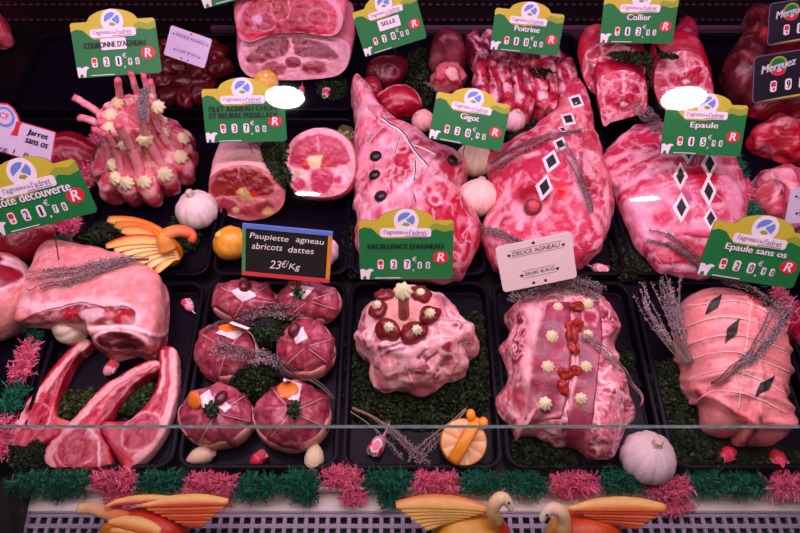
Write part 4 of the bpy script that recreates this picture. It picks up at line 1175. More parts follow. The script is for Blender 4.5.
# ================================================================== MIDDLE ROW
# crown roast
def crown():
    t = thing('crown_roast', 'crown roast of lamb with flared bare rib bones and cream rosettes', 'crown roast', P(153, 174, ZF))
    g = P(153, 174, ZF)
    prof = [(.03, 0), (.064, .0), (.073, .01), (.077, .026), (.073, .042), (.060, .052), (.049, .060), (.042, .07), (.038, .085), (.036, .1), (.037, .110), (.038, .117), (.036, .120), (.032, .118), (.026, .114), (.012, .116), (.0005, .116)]
    zz = np.array([p[1] for p in prof]); 
    s = np.linspace(0, len(prof) - 1, 70)
    pr = [(float(np.interp(k, range(len(prof)), [p[0] for p in prof])), float(np.interp(k, range(len(prof)), zz))) for k in s]
    N = 260; V = []
    for q, (r, z) in enumerate(pr):
        lob = .34 * max(0, min(1, (.05 - z) / .02)) + .10 * max(0, min(1, (z - .04) / .02))
        for i in range(N):
            a = 2 * math.pi * i / N
            c = abs(math.sin(a * 6.5 + .4)) ** (.5 if z < .05 else 1.0)
            lo_ = int((a * 6.5 + .4) // math.pi) * 37 % 11 / 10 - .5
            rr = r * (1 - lob * (1 - c)) * (1 + (.16 * lo_ * c if z < .052 else 0)) if q < 55 else r
            V.append((rr * math.cos(a), rr * math.sin(a), z))
    V = np.array(V)
    Fq = rings_faces(len(pr), N)
    V = V + normals(V, Fq) * (.0022 * fbm(V, 60, 3))[:, None]
    V[:, 2] = np.maximum(V[:, 2], 0)
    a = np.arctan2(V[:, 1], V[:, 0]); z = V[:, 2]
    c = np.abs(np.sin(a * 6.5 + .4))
    col = np.tile(C('#c23c50'), (len(V), 1))
    def mixin(m, h):
        nonlocal col
        m = m[:, None]; col = col * (1 - m) + C(h) * m
    mixin(sst(fbm(V, 60, 1), 0, .8) * .6, '#dd6070')
    mixin(sst(z, .045, .062) * (.65 + .2 * np.sin(a * 13)), '#d4707a')
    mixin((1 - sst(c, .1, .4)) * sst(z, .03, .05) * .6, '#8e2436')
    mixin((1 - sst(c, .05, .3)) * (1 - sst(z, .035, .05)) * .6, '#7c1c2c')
    mixin((.5 + .5 * np.sin(np.floor((a * 6.5 + .4) / math.pi) * 2.3)) * sst(c, .5, .8) * (1 - sst(z, .03, .04)) * .6, '#a81c34')
    mixin(sst(fbm(V, 110, 9), .15, .55) * .7, '#f6b4b8')
    mixin((1 - sst(np.abs(z - .04), .002, .008)) * sst(c, .4, .9) * .6, '#f6c4c4')
    W = g + V
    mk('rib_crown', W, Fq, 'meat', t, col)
    SURF['crown'] = Surf(W, Fq)
    # bones: (tip px, tip z, azimuth of the root)
    for xy, z, az, r0 in (((73, 97), .135, 165, .0046), ((79, 118), .115, 190, .0046), ((118, 80), .165, 115, .0046), (None, .150, 80, .0042), (None, .155, 52, .0042), (None, .160, 22, .0046), (None, .150, 352, .0046), (None, .146, 318, .0048), (None, .145, 282, .0052), (None, .128, 250, .0044), (None, .122, 222, .0042)):
        ca, sa = math.cos(math.radians(az)), math.sin(math.radians(az))
        tip = P(xy[0], xy[1], z + ZF) if xy else g + np.array([.046 * ca, .046 * sa, z])
        x, y = xy or (az, az * 3)
        rt = g + np.array([.0395 * ca, .0395 * sa, .108])
        mid = rt * .55 + tip * .45 + np.array([0, 0, .004])
        pts = catmull([g + np.array([.058 * ca, .058 * sa, .044]), g + np.array([.046 * ca, .046 * sa, .062]), g + np.array([.0395 * ca, .0395 * sa, .088]), rt, mid, tip], 30, False)
        u = np.linspace(0, 1, 30)
        V, Fc = tube(pts, r0 * 1.3 * (1 - .2 * u), 12, flatz=.8)
        V = V + (.0006 * fbm(V, 150, int(x)))[:, None]
        uu = np.repeat(u, 12)[:, None]
        col = C('#e68a96') * (1 - uu) + C('#f0a4b0') * uu
        m = sst(fbm(V, 130, int(y)), .1, .7)[:, None] * .6
        col = col * (1 - m) + C('#c83a54') * m
        m = sst(uu, .93, .98); col = col * (1 - m) + C('#d86274') * m
        mk('rib_bone', V, Fc, 'bone', t, col)
    for x, y, r, z in ((118, 103, 6, .125), (111, 115, 7.5, .12), (110, 128, 7, .118), (124, 143, 7, .115), (144, 138, 8.5, .12), (158, 107, 7.5, .125), (150, 98, 5, .125), (161, 122, 7, .12), (163, 133, 6, .115),
                       (113, 164, 6.5, .04), (116, 178, 7.5, .04), (127, 183, 7.5, .04), (145, 182, 7.5, .04), (165, 174, 8, .045), (180, 157, 7.5, .045), (182, 139, 7.5, .045)):
        r_ = SURF['crown'].at(x, y)
        if r_ is None: p, n = P(x, y, z), np.array([0, -.3, 1.])
        else: p, n = r_[0], r_[1] * .5 + np.array([0, -.2, .6])
        rosette(t, p - np.array([0, 0, .001]), n, r * 1.12 * np.dot(p - CAM, FWD) / FPX)
crown()
thyme('grey thyme sprig standing inside the crown roast', [(146, 90), (146, 100), (145, 112), (147, 124)], (12, 10), 9, (), .13, .004, leaves=60, leafr=(0, 1), leaf=.0026, seed=31, leafcol=('#6c6470', '#8a7c88', '#565058'))
parsley('parsley', 'dark parsley left of the carved apple bird in the middle row', [(70, 236), (80, 226), (96, 222), (112, 222), (122, 232), (118, 244), (100, 246), (80, 246)], ZF, .02, .8, ('#26331c', '#34442a', '#141e10'), .003, seed=12)
parsley('parsley', 'parsley tuft around the head of the apple bird, under the garlic', [(168, 222), (180, 216), (196, 224), (200, 236), (194, 250), (182, 252), (172, 240)], ZF, .012, .8, ('#16240e', '#243516', '#0a1206'), .003, seed=13)
garlic('white garlic bulb between crown roast and left saddle roll', 197, 210, 42, tilt=(-.1, .15, 1), neck=.8, seed=3, tint='#f4e2e0')

# red pieces behind the left card
meat('meat_joint', 'dark red boned knuckle behind the handwritten card at the left', 'meat', [(45, 140), (60, 133), (78, 132), (94, 142), (102, 152), (96, 166), (82, 176), (60, 182), (38, 180), (34, 158)], .05, '#a0243a', [('n', 50, -.1, .7, '#c04458', 2, .7), ('l', [(50, 150), (70, 142), (92, 150)], 1.3, '#e07a86', 1), ('l', [(55, 160), (75, 152), (95, 160)], 1.2, '#d86a78', 1)])
meat('meat_joint', 'long red piece of meat at the left under the green discovery-chop tag', 'meat', [(-20, 214), (10, 210), (40, 212), (62, 220), (58, 234), (42, 250), (24, 262), (4, 262), (-20, 255)], .045, '#a4203a', [('n', 50, -.1, .7, '#c43a54', 3, .7), ('l', [(0, 236), (30, 228), (55, 226)], 1.3, '#e07a86', 1)])
meat('meat_piece', 'pink scrap of meat at the top left corner', 'meat', [(-14, 12), (0, 10), (6, 20), (12, 36), (8, 44), (-4, 46), (-14, 40)], .05, '#c8505e', [('n', 70, -.1, .8, '#e88a90', 3, .8)])

# carved apple birds
APC = ('#f0922c', '#f5c25c', '#ee7a2a', '#e85032')
def leaf_slice(t, pts, w, z, names=(), col=('#f2bc62', '#ea7c34'), thick=.28, seed=0, lift=0., nm='feather_slice'):
    q = catmull(pts, 22, False)
    u = np.linspace(0, 1, 22)
    Q = np.array([P(a, b, z + lift * k) for (a, b), k in zip(q, u)])
    s = np.dot(Q[11] - CAM, FWD) / FPX
    rad = w * 1.5 * s * .5 * np.clip(np.sin(np.pi * np.clip(u * .80 + .06, 0, 1)) ** .8, .08, 1)
    V, Fc = tube(Q, rad, 14, flatz=thick)
    ang = np.tile(np.arange(14) * 2 * math.pi / 14, 22)
    m = sst(np.sin(ang + .4 * np.pi), .35, .75)[:, None]
    c = C(col[0]) * (1 - m) + C(col[1]) * m
    mk(nm, V, Fc, 'fruit', t, c)
def bird(label, loc, body, bcol, bops, bh, slices, head, hz, hcol, hr, eye=None, zb=-.018, sl_names=()):
    t = thing('carved_fruit_bird', label, 'carved fruit bird', P(loc[0], loc[1], zb))
    blob('body', body, zb, bh, bcol, bops, parent=t, mat='fruit', surf='bird' + t.name, lump=(.0003, 40), p=2.1, n=110, m=26)
    for pts, w, z, cc in slices: leaf_slice(t, pts, w, z, col=cc)
    q = catmull(head, 26, False)
    Q = np.array([P(a, b, z) for (a, b), z in zip(q, np.interp(np.linspace(0, 1, 26), np.linspace(0, 1, len(hz)), hz))])
    s = np.dot(Q[0] - CAM, FWD) / FPX
    rad = np.interp(np.linspace(0, 1, 26), np.linspace(0, 1, len(hr)), hr) * s
    V, Fc = tube(Q, rad, 14, flatz=.8)
    u = np.repeat(np.linspace(0, 1, 26), 14)[:, None]
    h = mk('head', V, Fc, 'fruit', t, C(hcol[0]) * (1 - u) + C(hcol[1]) * u)
    SURF['head' + t.name] = Surf(V, Fc)
    if eye:
        p, n = lay(eye[0], eye[1], ('head' + t.name,), .03, .0)
        V, Fc = ball(p, np.eye(3), .0014, .0014, .0014, 12, 8)
        mk('eye', V, Fc, 'ink', h)
    return t
Y, O_, Rr = '#f4c468', '#ec7c30', '#dc4636'
def wing(a, b, n, w, z0, z1, sag, cols):
    '''n overlapping slices: roots run along a0..a1, tips along b0..b1'''
    out = []
    for k in range(n):
        u = k / (n - 1)
        r = np.array(a[0]) * (1 - u) + np.array(a[1]) * u; t_ = np.array(b[0]) * (1 - u) + np.array(b[1]) * u
        mid1, mid2 = r * .67 + t_ * .33 + np.array([0, -sag]), r * .33 + t_ * .67 + np.array([0, -sag])
        out.append(([tuple(r), tuple(mid1), tuple(mid2), tuple(t_)], w, z0 * (1 - u) + z1 * u, cols[k % len(cols)]))
    return out
bird('carved fruit bird with red body and striped wing at the front left', (165, 518),
     [(100, 534), (108, 520), (124, 509), (146, 504), (168, 506), (182, 516), (188, 534), (172, 560), (120, 560)], '#dc4038', [('n', 26, -.3, .7, '#e8642e', 2, .5), ('e', (112, 540), (20, 34), 0, '#f0a848', 8)], .046,
     wing(((140, 506), (182, 524)), ((228, 502), (204, 524)), 7, 9, .030, .020, 3, ((Y, Rr), ('#f2b860', O_))) + wing(((108, 522), (112, 540)), ((160, 532), (168, 548)), 3, 10, .034, .03, 3, ((Y, O_),)) + [([(104, 508), (118, 502), (145, 499), (175, 499)], 6, .030, (Y, Rr))],
     [(79, 509), (92, 509), (108, 514), (126, 520)], [.014, .018, .02, .024], ('#f8d49c', '#ea7c40'), [5.4, 5.5, 6.5, 8])
bird('carved fruit bird facing right at the front centre, pale head raised', (470, 518),
     [(432, 530), (440, 516), (458, 509), (480, 508), (498, 514), (510, 528), (508, 556), (470, 562), (436, 556)], '#f0b858', [('n', 26, -.3, .7, '#f2cc74', 2, .7), ('e', (508, 532), (13, 26), 0, '#e2503c', 6), ('l', [(450, 516), (480, 512), (500, 520)], 2, '#ea7a4c', 3)], .044,
     wing(((492, 510), (450, 522)), ((396, 505), (424, 528)), 7, 10, .032, .022, 5, ((Y, '#e88a40'), (Y, O_))),
     [(511, 511), (509, 504), (503, 498), (496, 502), (493, 511), (497, 522)], [.048, .052, .054, .05, .042, .03], ('#f9e8c8', '#efc070'), [2.5, 5, 7, 7, 7, 8], (509, 503))
bird('carved fruit bird facing left at the front right of centre, orange wing', (590, 520),
     [(546, 532), (554, 516), (570, 509), (592, 508), (612, 516), (622, 530), (618, 558), (580, 562), (550, 556)], '#ec6c38', [('n', 26, -.3, .7, '#f0883c', 2, .7), ('e', (550, 535), (11, 26), 0, '#f0c06c', 6)], .044,
     wing(((568, 509), (606, 522)), ((666, 508), (640, 526)), 6, 10, .032, .022, 4, ((Y, O_), ('#f0a850', Rr))),
     [(542, 522), (544, 515), (551, 509), (560, 511), (564, 520), (563, 532)], [.042, .046, .048, .046, .038, .03], ('#fbf0dc', '#efb870'), [2.5, 5, 7, 7, 7, 8], (547, 515))
bird('carved apple bird with fanned orange slices in the middle row', (150, 248),
     [(122, 252), (132, 238), (152, 232), (172, 236), (182, 250), (174, 264), (152, 268), (128, 264)], '#f0a040', [('n', 30, -.3, .7, '#f4c468', 2, .7)], .040,
     wing(((172, 238), (160, 242)), ((108, 219), (122, 230)), 3, 10, .030, .034, 3, ((Y, O_), ('#f2a850', O_))) + wing(((172, 244), (180, 258)), ((106, 246), (156, 272)), 7, 9, .040, .022, 5, ((Y, Rr), ('#f4cc80', O_), ('#f8dc98', O_))),
     [(191, 242), (192, 235), (183, 231), (172, 232), (164, 238), (168, 250)], [.040, .046, .050, .050, .046, .034], ('#e8583c', '#f0a848'), [3.5, 5.5, 6.5, 7, 8, 9], (181, 241), zb=ZF)

# two saddle rolls
t = thing('saddle_roll', 'left rolled saddle of lamb with dark red cut face and pink fat', 'saddle roll', P(247, 200, ZF))
facecut(t, 'roll_a', [(209, 190), (212, 176), (224, 168), (240, 165), (258, 167), (273, 176), (283, 190), (284, 203), (274, 214), (256, 220), (240, 219), (222, 213), (211, 203)], (247, 217, ZF + .006), 42, (-.02, 1, .12), .085, '#d88a88',
        [('n', 70, 0, .8, '#c05a62', 2, .6), ('p', [(210, 188), (218, 174), (232, 169), (240, 168), (256, 170), (268, 178), (274, 188), (268, 194), (252, 196), (236, 195), (222, 197), (213, 194)], '#98202e', 1.2), ('l', [(239, 167), (239, 177)], .7, '#e0908e', 1),
         ('p', [(236, 192), (243, 187), (250, 192), (256, 196), (252, 200), (242, 200), (240, 196)], '#d8b878', 1), ('e', (254, 194), (4, 3), 0, '#d84838', 1.2), ('e', (228, 206), (10, 7), 30, '#b04a52', 2), ('e', (262, 208), (12, 6), -20, '#a8404a', 2), ('e', (248, 211), (10, 5), 0, '#b85058', 2), ('e', (236, 210), (4, 3), 0, '#e2c08c', 1.5), ('e', (268, 211), (5, 3.5), 0, '#d8b47c', 1.5),
         ('l', [(214, 200), (224, 196), (238, 202)], .8, '#eab0aa', 1)], '#f8c4c0', [('n', 30, 0, .8, '#f6d0ca', 4, .6)], endround=.3, squash=.95, taper=.2)
t2 = thing('saddle_roll', 'right rolled saddle of lamb facing forward, bright pink cut face with white fat', 'saddle roll', P(321, 195, ZF))
facecut(t2, 'roll_b', [(286, 168), (286, 152), (294, 138), (308, 130), (322, 128), (338, 132), (350, 143), (355, 158), (354, 176), (346, 190), (334, 196), (318, 197), (300, 193), (290, 184)], (321, 196, .022), 52, (0, .5, -.8), .044, '#f4b4b8',
        [('p', [(289, 164), (293, 148), (304, 138), (318, 134), (334, 136), (345, 146), (350, 160), (344, 166), (330, 168), (315, 168), (300, 170)], '#cc4a66', 1.2), ('n', 110, .25, .8, '#e08a9a', 3, .4), ('l', [(318, 137), (319, 150)], 1, '#f0a8b0', 1), ('e', (306, 163), (5, 4), 0, '#dc3a3c', 1.5), ('e', (326, 162), (6, 4), 20, '#dc4440', 1.5),
         ('p', [(309, 158), (316, 156), (322, 155), (321, 162), (320, 169), (312, 169), (309, 163)], '#f2dcae', .8), ('p', [(312, 172), (330, 170), (334, 182), (326, 192), (314, 192)], '#d85a76', 1.5), ('e', (299, 177), (9, 9), 0, '#f6d4d2', 1.5), ('e', (299, 184), (7, 6), 0, '#d8607a', 1.5), ('e', (297, 174), (4, 4), 20, '#e8c49c', 1.2), ('e', (342, 176), (8, 10), 0, '#f6ccd0', 1.5), ('e', (338, 180), (4, 4), 0, '#e0607a', 1.5)],
        '#d87c84', [('n', 40, 0, .8, '#e89a9c', 4, .6)], endround=.12, swell=.04)
parsley('parsley', 'parsley strip between the two rolled saddles', [(262, 148), (276, 142), (288, 146), (286, 165), (292, 178), (286, 190), (276, 180), (266, 165)], ZF, .016, 1.2, ('#22361a', '#30482a', '#14200e'), .003, names=('roll_a', 'roll_b'), seed=14)
parsley('salad_leaf', 'pale olive-green leaf sticking out behind the right saddle roll', [(338, 130), (346, 130), (356, 134), (357, 146), (350, 148), (342, 140)], ZF, .03, .9, ('#7c8450', '#8c9460', '#666c40'), .004, cat='salad leaf', seed=22)
thyme('small dry thyme wisp on the back of the left saddle roll', [(250, 144), (262, 147), (276, 143)], (7, 5), 5, ('roll_a',), .06, .003, leaves=40, leafr=(0, 1), leaf=.0022, seed=32)
def carved_lemon(label, cx, cy, rpx, z0, tilt, col, cut, seed=0):
    p = P(cx, cy, z0 + .02); s = np.dot(p - CAM, FWD) / FPX; r = rpx * s
    c = np.array([p[0], p[1], z0 + r * .9])
    t = thing('carved_lemon', label, 'carved lemon', (c[0], c[1], z0))
    V, Fc = lathe([(.02, -.95), (.4, -.88), (.75, -.62), (.96, -.2), (.98, .15), (.86, .5), (.6, .76), (.25, .93), (.01, .96)], 96)
    a = np.arctan2(V[:, 1], V[:, 0]); z = V[:, 2]
    w = np.sin(a * 6 + z * 5)
    V = V * (1 - .05 * sst(w, .2, .8) * (1 - z ** 2))[:, None]
    m = (sst(w, .35, .8) * (1 - sst(np.abs(z), .7, .85)))[:, None] * .85
    W = c + V * r @ frame(tilt).T
    W[:, 2] = np.maximum(W[:, 2], z0)
    mk('peel', W, Fc, 'fruit', t, C(col) * (1 - m) + C(cut) * m)
    q = frame(tilt)[:, 2]
    V, Fc = ball(c + q * r * .95, frame(tilt), r * .22, r * .22, r * .16, 16, 10)
    mk('peel_tip', V, Fc, 'fruit', t, np.tile(C(cut), (len(V), 1)))
carved_lemon('grooved yellow lemon left of the chalkboard', 231, 244, 18, ZF, (-.5, .0, .8), '#f0a020', '#f6c460')
garlic('pink garlic bulb partly hidden behind the chalkboard', 322, 252, 34, tilt=(-.35, .1, 1), neck=1.1, seed=4, tint='#f0d0da')

# leg of lamb with branch decoration
g1 = meat('leg_of_lamb', 'leg of lamb decorated with black-and-white branch lines and olives, shank pointing up', 'leg of lamb',
    [(352, 84), (356, 79), (361, 81), (368, 90), (377, 104), (387, 117), (402, 129), (419, 134), (432, 145), (447, 153), (459, 159), (467, 168), (466, 178), (461, 190), (462, 202), (471, 212), (480, 229), (480, 242), (475, 257), (468, 270), (461, 280), (446, 283), (420, 284), (390, 281), (366, 270), (356, 245), (357, 222), (354, 200), (353, 175), (354, 150), (354, 118), (351, 98)],
    .068, '#f0929e', [('n', 26, -.2, .7, '#f5aab2', 2, .7), ('e', (361, 97), (5, 15), -25, '#e0303e', 3), ('l', [(370, 96), (388, 122), (408, 134)], 2, '#f8c8cc', 2),
     ('p', [(400, 152), (418, 136), (440, 150), (460, 160), (464, 175), (450, 186), (432, 190), (412, 196), (398, 200), (380, 190), (360, 200), (356, 180), (372, 172), (388, 168)], '#cc3c54', 2.5), ('s', 60, 60, 4, .1, .6, '#fbd4da', 6, .6), ('s', 80, 50, 4, .15, .6, '#c03450', 16, .65), ('w', 40, .05, '#fbdade', 4, .5), ('l', [(400, 200), (416, 184), (420, 170), (432, 160)], 3, '#f8d0d4', 2),
     ('e', (386, 160), (9, 7), 40, '#d88aa0', 3), ('p', [(425, 196), (445, 190), (464, 206), (478, 232), (474, 260), (462, 280), (440, 280), (430, 240), (424, 215)], '#d0344c', 3), ('n', 90, .25, .7, '#f4b0b6', 9, .5), ('e', (434, 207), (8, 8), 0, '#f6c8cc', 1.2), ('e', (434, 207), (4.5, 5), 0, '#d84a60', 1.2), ('l', [(360, 225), (400, 203), (420, 206)], 2, '#f4c0c6', 2), ('e', (448, 172), (9, 8), 0, '#c84858', 2), ('s', 60, 70, 4, .1, .6, '#f6b4be', 26, .6), ('w', 45, .06, '#fbdade', 14, .55), ('n', 70, .1, .7, '#b83450', 29, .4)],
    spine=[(360, 98), (374, 130), (396, 168), (415, 210), (420, 250)], kf=.2, kb=.5, p=2.4, n=280, m=60, lump=(.0022, 34), tilt=20, sculpt=[('l', [(372, 108), (392, 140), (402, 170)], 8, .003), ('l', [(358, 205), (390, 190), (420, 186), (450, 196)], 7, -.004), ('n', 60, .0018, 3), ('e', (434, 207), (8, 8), .005)])
G1 = (g1.name,)
def branch(path, w):
    strand(g1, 'white_line', G1, path, w * 1.15, 'white_edge', .0008, k=8)
    strand(g1, 'dark_line', G1, path, w * .5, 'nori', .0008 + w * .8, k=6)
branch([(382, 119), (392, 126), (402, 133), (413, 149), (428, 167)], .0026)
branch([(384, 126), (376, 133), (369, 142)], .0014); branch([(400, 138), (397, 147), (394, 156)], .0016); branch([(414, 145), (424, 149), (436, 155)], .0016); branch([(416, 162), (415, 171), (414, 180)], .0018)
def olive(t, names, x, y, r, nm='olive', mat='olive', flatn=.7):
    p, n = lay(x, y, names, .05, 0); s = np.dot(p - CAM, FWD) / FPX
    V, Fc = ball(p + n * r * s * .2, frame(n), r * s, r * s * 1.05, r * s * flatn); mk(nm, V, Fc, mat, t)
    return p, n, s
for x, y, r in ((376, 157, 6.2), (375, 176, 6.2), (381, 197, 6.6), (452, 161, 6)): olive(g1, G1, x, y, r)

# second leg of lamb
g2 = meat('leg_of_lamb', 'leg of lamb with white-edged black diamonds and a radish in its middle', 'leg of lamb',
    [(560, 96), (566, 87), (573, 85), (581, 91), (588, 107), (593, 130), (598, 150), (603, 168), (609, 184), (613, 204), (608, 230), (600, 251), (588, 264), (570, 276), (545, 284), (515, 284), (498, 275), (484, 250), (480, 236), (486, 222), (492, 208), (489, 190), (487, 168), (491, 155), (508, 146), (530, 133), (546, 124), (556, 110)],
    .068, '#e0586e', [('n', 26, -.2, .7, '#ea7c8c', 2, .7), ('p', [(560, 96), (572, 86), (584, 100), (594, 135), (604, 170), (614, 195), (600, 205), (585, 180), (570, 150), (552, 140), (535, 140), (550, 122)], '#f09498', 4), ('s', 60, 70, 4, .05, .6, '#bc2c48', 5, .7), ('s', 75, 75, 4, .2, .6, '#fad0d6', 15, .65), ('w', 40, .05, '#fbd4da', 4, .5), ('p', [(492, 160), (520, 148), (548, 144), (556, 160), (545, 180), (520, 178), (500, 185)], '#d24a62', 3),
     ('l', [(490, 165), (505, 160), (520, 162), (535, 158)], 2.5, '#f6c0c4', 2), ('e', (515, 163), (8, 6), 10, '#e08a8e', 2), ('l', [(540, 200), (560, 195), (580, 215), (590, 240)], 2.5, '#f4b4ba', 2), ('e', (555, 200), (10, 9), 20, '#e8283e', 3), ('l', [(570, 200), (596, 225), (600, 240)], 2, '#f6c0c6', 2), ('n', 100, .25, .7, '#f6b8be', 9, .45), ('l', [(486, 240), (500, 222), (520, 232)], 2, '#f2b0b6', 2), ('e', (528, 206), (16, 13), 0, '#b83444', 4)],
    spine=[(571, 98), (572, 130), (560, 165), (545, 205), (540, 245)], kf=.2, kb=.5, p=2.4, n=280, m=60, lump=(.0022, 34), tilt=20, sculpt=[('e', (528, 207), (10, 9), -.006), ('n', 55, .0022, 3), ('l', [(586, 130), (590, 180), (585, 230)], 9, .003), ('l', [(490, 150), (520, 165), (520, 195)], 7, -.003)])
G2 = (g2.name,)
for x, y, w, h, a in ((576, 102, 13, 12, 25), (568, 120, 13, 11, 30), (563, 130, 8, 4, 20), (560, 145, 12, 12, 20), (551, 162, 14, 18, 15), (544, 188, 13, 20, 12)):
    decal(g2, 'white_diamond', G2, x, y, w * .68, h * .68, a, 'white_edge', .0010)
    decal(g2, 'dark_diamond', G2, x, y, w * .40, h * .42, a, 'nori', .0017)
p, n = lay(533, 208, G2, .04, -.002); s = np.dot(p - CAM, FWD) / FPX
V, Fc = ball(p + n * .004, frame(n * .4 + np.array([0, -.3, .6])), 9 * s, 9 * s, 10 * s)
hh = (V - p) @ np.array([0, -.5, .86]) / s
mk('radish', V, Fc, 'bulb', g2, np.where((hh > 10.5)[:, None], C('#d04a60'), C('#8e3848')))
thyme('thyme bundle along the upper left edge of the second leg of lamb', [(494, 166), (515, 151), (540, 140), (560, 134), (580, 131)], (13, 3), 8, G2, .04, .004, leaves=55, leafr=(0, .7), leaf=.0022, seed=33, leafcol=('#7c5c68', '#946e7a', '#5c484e'))
thyme('thyme bundle running down the right side of the second leg of lamb', [(560, 150), (570, 164), (578, 180), (584, 198), (588, 214)], (10, 4), 7, G2, .04, .004, leaves=50, leafr=(0, .9), leaf=.0022, seed=34, leafcol=('#7c5c68', '#946e7a', '#5c484e'))
thyme('thyme tuft at the lower left of the second leg of lamb, above the white card', [(478, 224), (492, 230), (506, 236), (524, 244)], (10, 5), 7, G2, .04, .004, leaves=40, leafr=(0, .9), leaf=.0022, seed=35, leafcol=('#7c5c68', '#946e7a', '#5c484e'))
garlic('round garlic bulb between the two legs of lamb', 479, 198, 42, z0=ZF, tilt=(.1, .5, .9), neck=-.5, seed=5, tint='#f2d2c4')
garlic('garlic bulb below the leg price tag, above the round bulb', 474, 160, 38, z0=ZF, tilt=(.2, .2, 1), neck=-.4, seed=6, tint='#f0d4b8')
garlic('pink garlic bulb left of the leg price tag', 423, 121, 24, z0=.0, tilt=(-.6, 0, 1), neck=.3, seed=7, tint='#f0a8a8', names=())
garlic('pink garlic bulb right behind the leg price tag', 513, 120, 26, z0=.0, tilt=(.3, 0, 1), neck=.3, seed=8, tint='#f0b8c8')
parsley('parsley', 'dark parsley between garlic and the shank of the second leg', [(518, 122), (532, 116), (548, 118), (546, 126), (530, 134), (514, 144), (508, 138)], 0, .012, .9, ('#16240e', '#22341a', '#0a1206'), .003, seed=15)
radish('pale carved radish in the tray corner right of the white card', 598, 272, 20, 25, seed=7, white=.8)
parsley('parsley', 'dark parsley left of the leg with branch decoration', [(344, 228), (356, 222), (360, 262), (372, 276), (352, 278), (344, 262)], ZF, .014, .8, ('#16220e', '#202e14', '#0a1006'), .003, seed=16)

# flat shoulder
sh = meat('lamb_shoulder', 'broad flat shoulder of lamb with tall white-edged black diamonds', 'lamb shoulder',
    [(600, 168), (604, 152), (613, 143), (626, 132), (640, 124), (662, 122), (690, 126), (712, 140), (728, 152), (738, 168), (744, 190), (745, 215), (740, 240), (728, 262), (708, 278), (690, 279), (672, 277), (657, 274), (646, 260), (636, 247), (627, 229), (622, 212), (614, 192)],
    .056, '#e26a80', [('n', 26, -.3, .7, '#f090a0', 2, .7), ('p', [(602, 165), (625, 135), (655, 125), (665, 150), (650, 180), (625, 195), (610, 190)], '#d84a64', 4), ('s', 56, 25, 4, .05, .6, '#c43050', 5, .7), ('s', 75, 20, 4, .2, .6, '#fcd2da', 15, .65), ('w', 40, .05, '#fbd4da', 4, .5), ('l', [(610, 175), (640, 160), (665, 150)], 3, '#f4b0ba', 2), ('l', [(615, 192), (645, 178), (668, 168)], 2.5, '#f6bac4', 2),
     ('p', [(624, 206), (640, 198), (662, 204), (668, 222), (655, 240), (640, 250), (628, 230)], '#f4b2c0', 3), ('e', (652, 222), (10, 12), 20, '#e05a76', 4), ('e', (700, 180), (12, 14), 0, '#d0364c', 5), ('p', [(712, 160), (726, 170), (736, 195), (730, 230), (718, 215), (716, 185)], '#f2a8b8', 4), ('n', 100, .25, .7, '#f8c4cc', 9, .45), ('l', [(665, 238), (690, 236), (706, 244)], 4, '#f2a0ae', 2),
     ('l', [(670, 244), (690, 248), (706, 246)], 1.5, '#a82c40', 1.2), ('e', (680, 262), (26, 9), 8, '#d64258', 3), ('l', [(655, 272), (675, 275), (700, 277)], 1.6, '#f8d0d6', 1.2), ('e', (676, 206), (6, 9), 0, '#c87896', 2)],
    kf=.2, kb=.5, p=2.6, n=260, m=60, lump=(.0024, 34), tilt=20, sculpt=[('n', 55, .002, 3), ('l', [(612, 182), (645, 168), (668, 158)], 6, -.003), ('l', [(666, 246), (690, 249), (710, 246)], 4, -.005), ('e', (645, 220), (18, 16), .004), ('l', [(600, 196), (625, 205), (640, 250)], 5, -.002)])
SH = (sh.name,)
for x, y, w, h, a in ((680, 177, 12, 24, 0), (709, 165, 13, 25, 0), (681, 208, 14, 26, 0), (708, 192, 13, 26, -2), (710, 219, 11, 20, 0), (688, 152, 12, 22, 0)):
    decal(sh, 'white_diamond', SH, x, y, w * .62, h * .6, a, 'white_edge', .0010)
    decal(sh, 'dark_diamond', SH, x, y, w * .34, h * .36, a, 'nori', .0017)
thyme('dark thyme bundle on the lower part of the flat shoulder', [(648, 238), (664, 240), (680, 248), (694, 260), (700, 268)], (12, 7), 9, SH, .03, .004, leaves=50, leafr=(0, .9), leaf=.0024, seed=36, leafcol=('#6c5460', '#8a6a78', '#4c4048'))
thyme('thyme tuft at the upper left of the shoulder, beside its price tag', [(636, 104), (646, 114), (655, 124), (662, 134)], (14, 10), 8, SH, .05, .004, leaves=50, leafr=(0, 1), leaf=.0024, seed=37, leafcol=('#6c5460', '#8a6a78', '#4c4048'))
parsley('parsley', 'dark parsley at the lower left of the flat shoulder', [(612, 232), (622, 228), (636, 250), (650, 266), (660, 276), (640, 280), (618, 280), (612, 256)], ZF, .016, .8, ('#1a2810', '#243216', '#0c1407'), .003, seed=17)

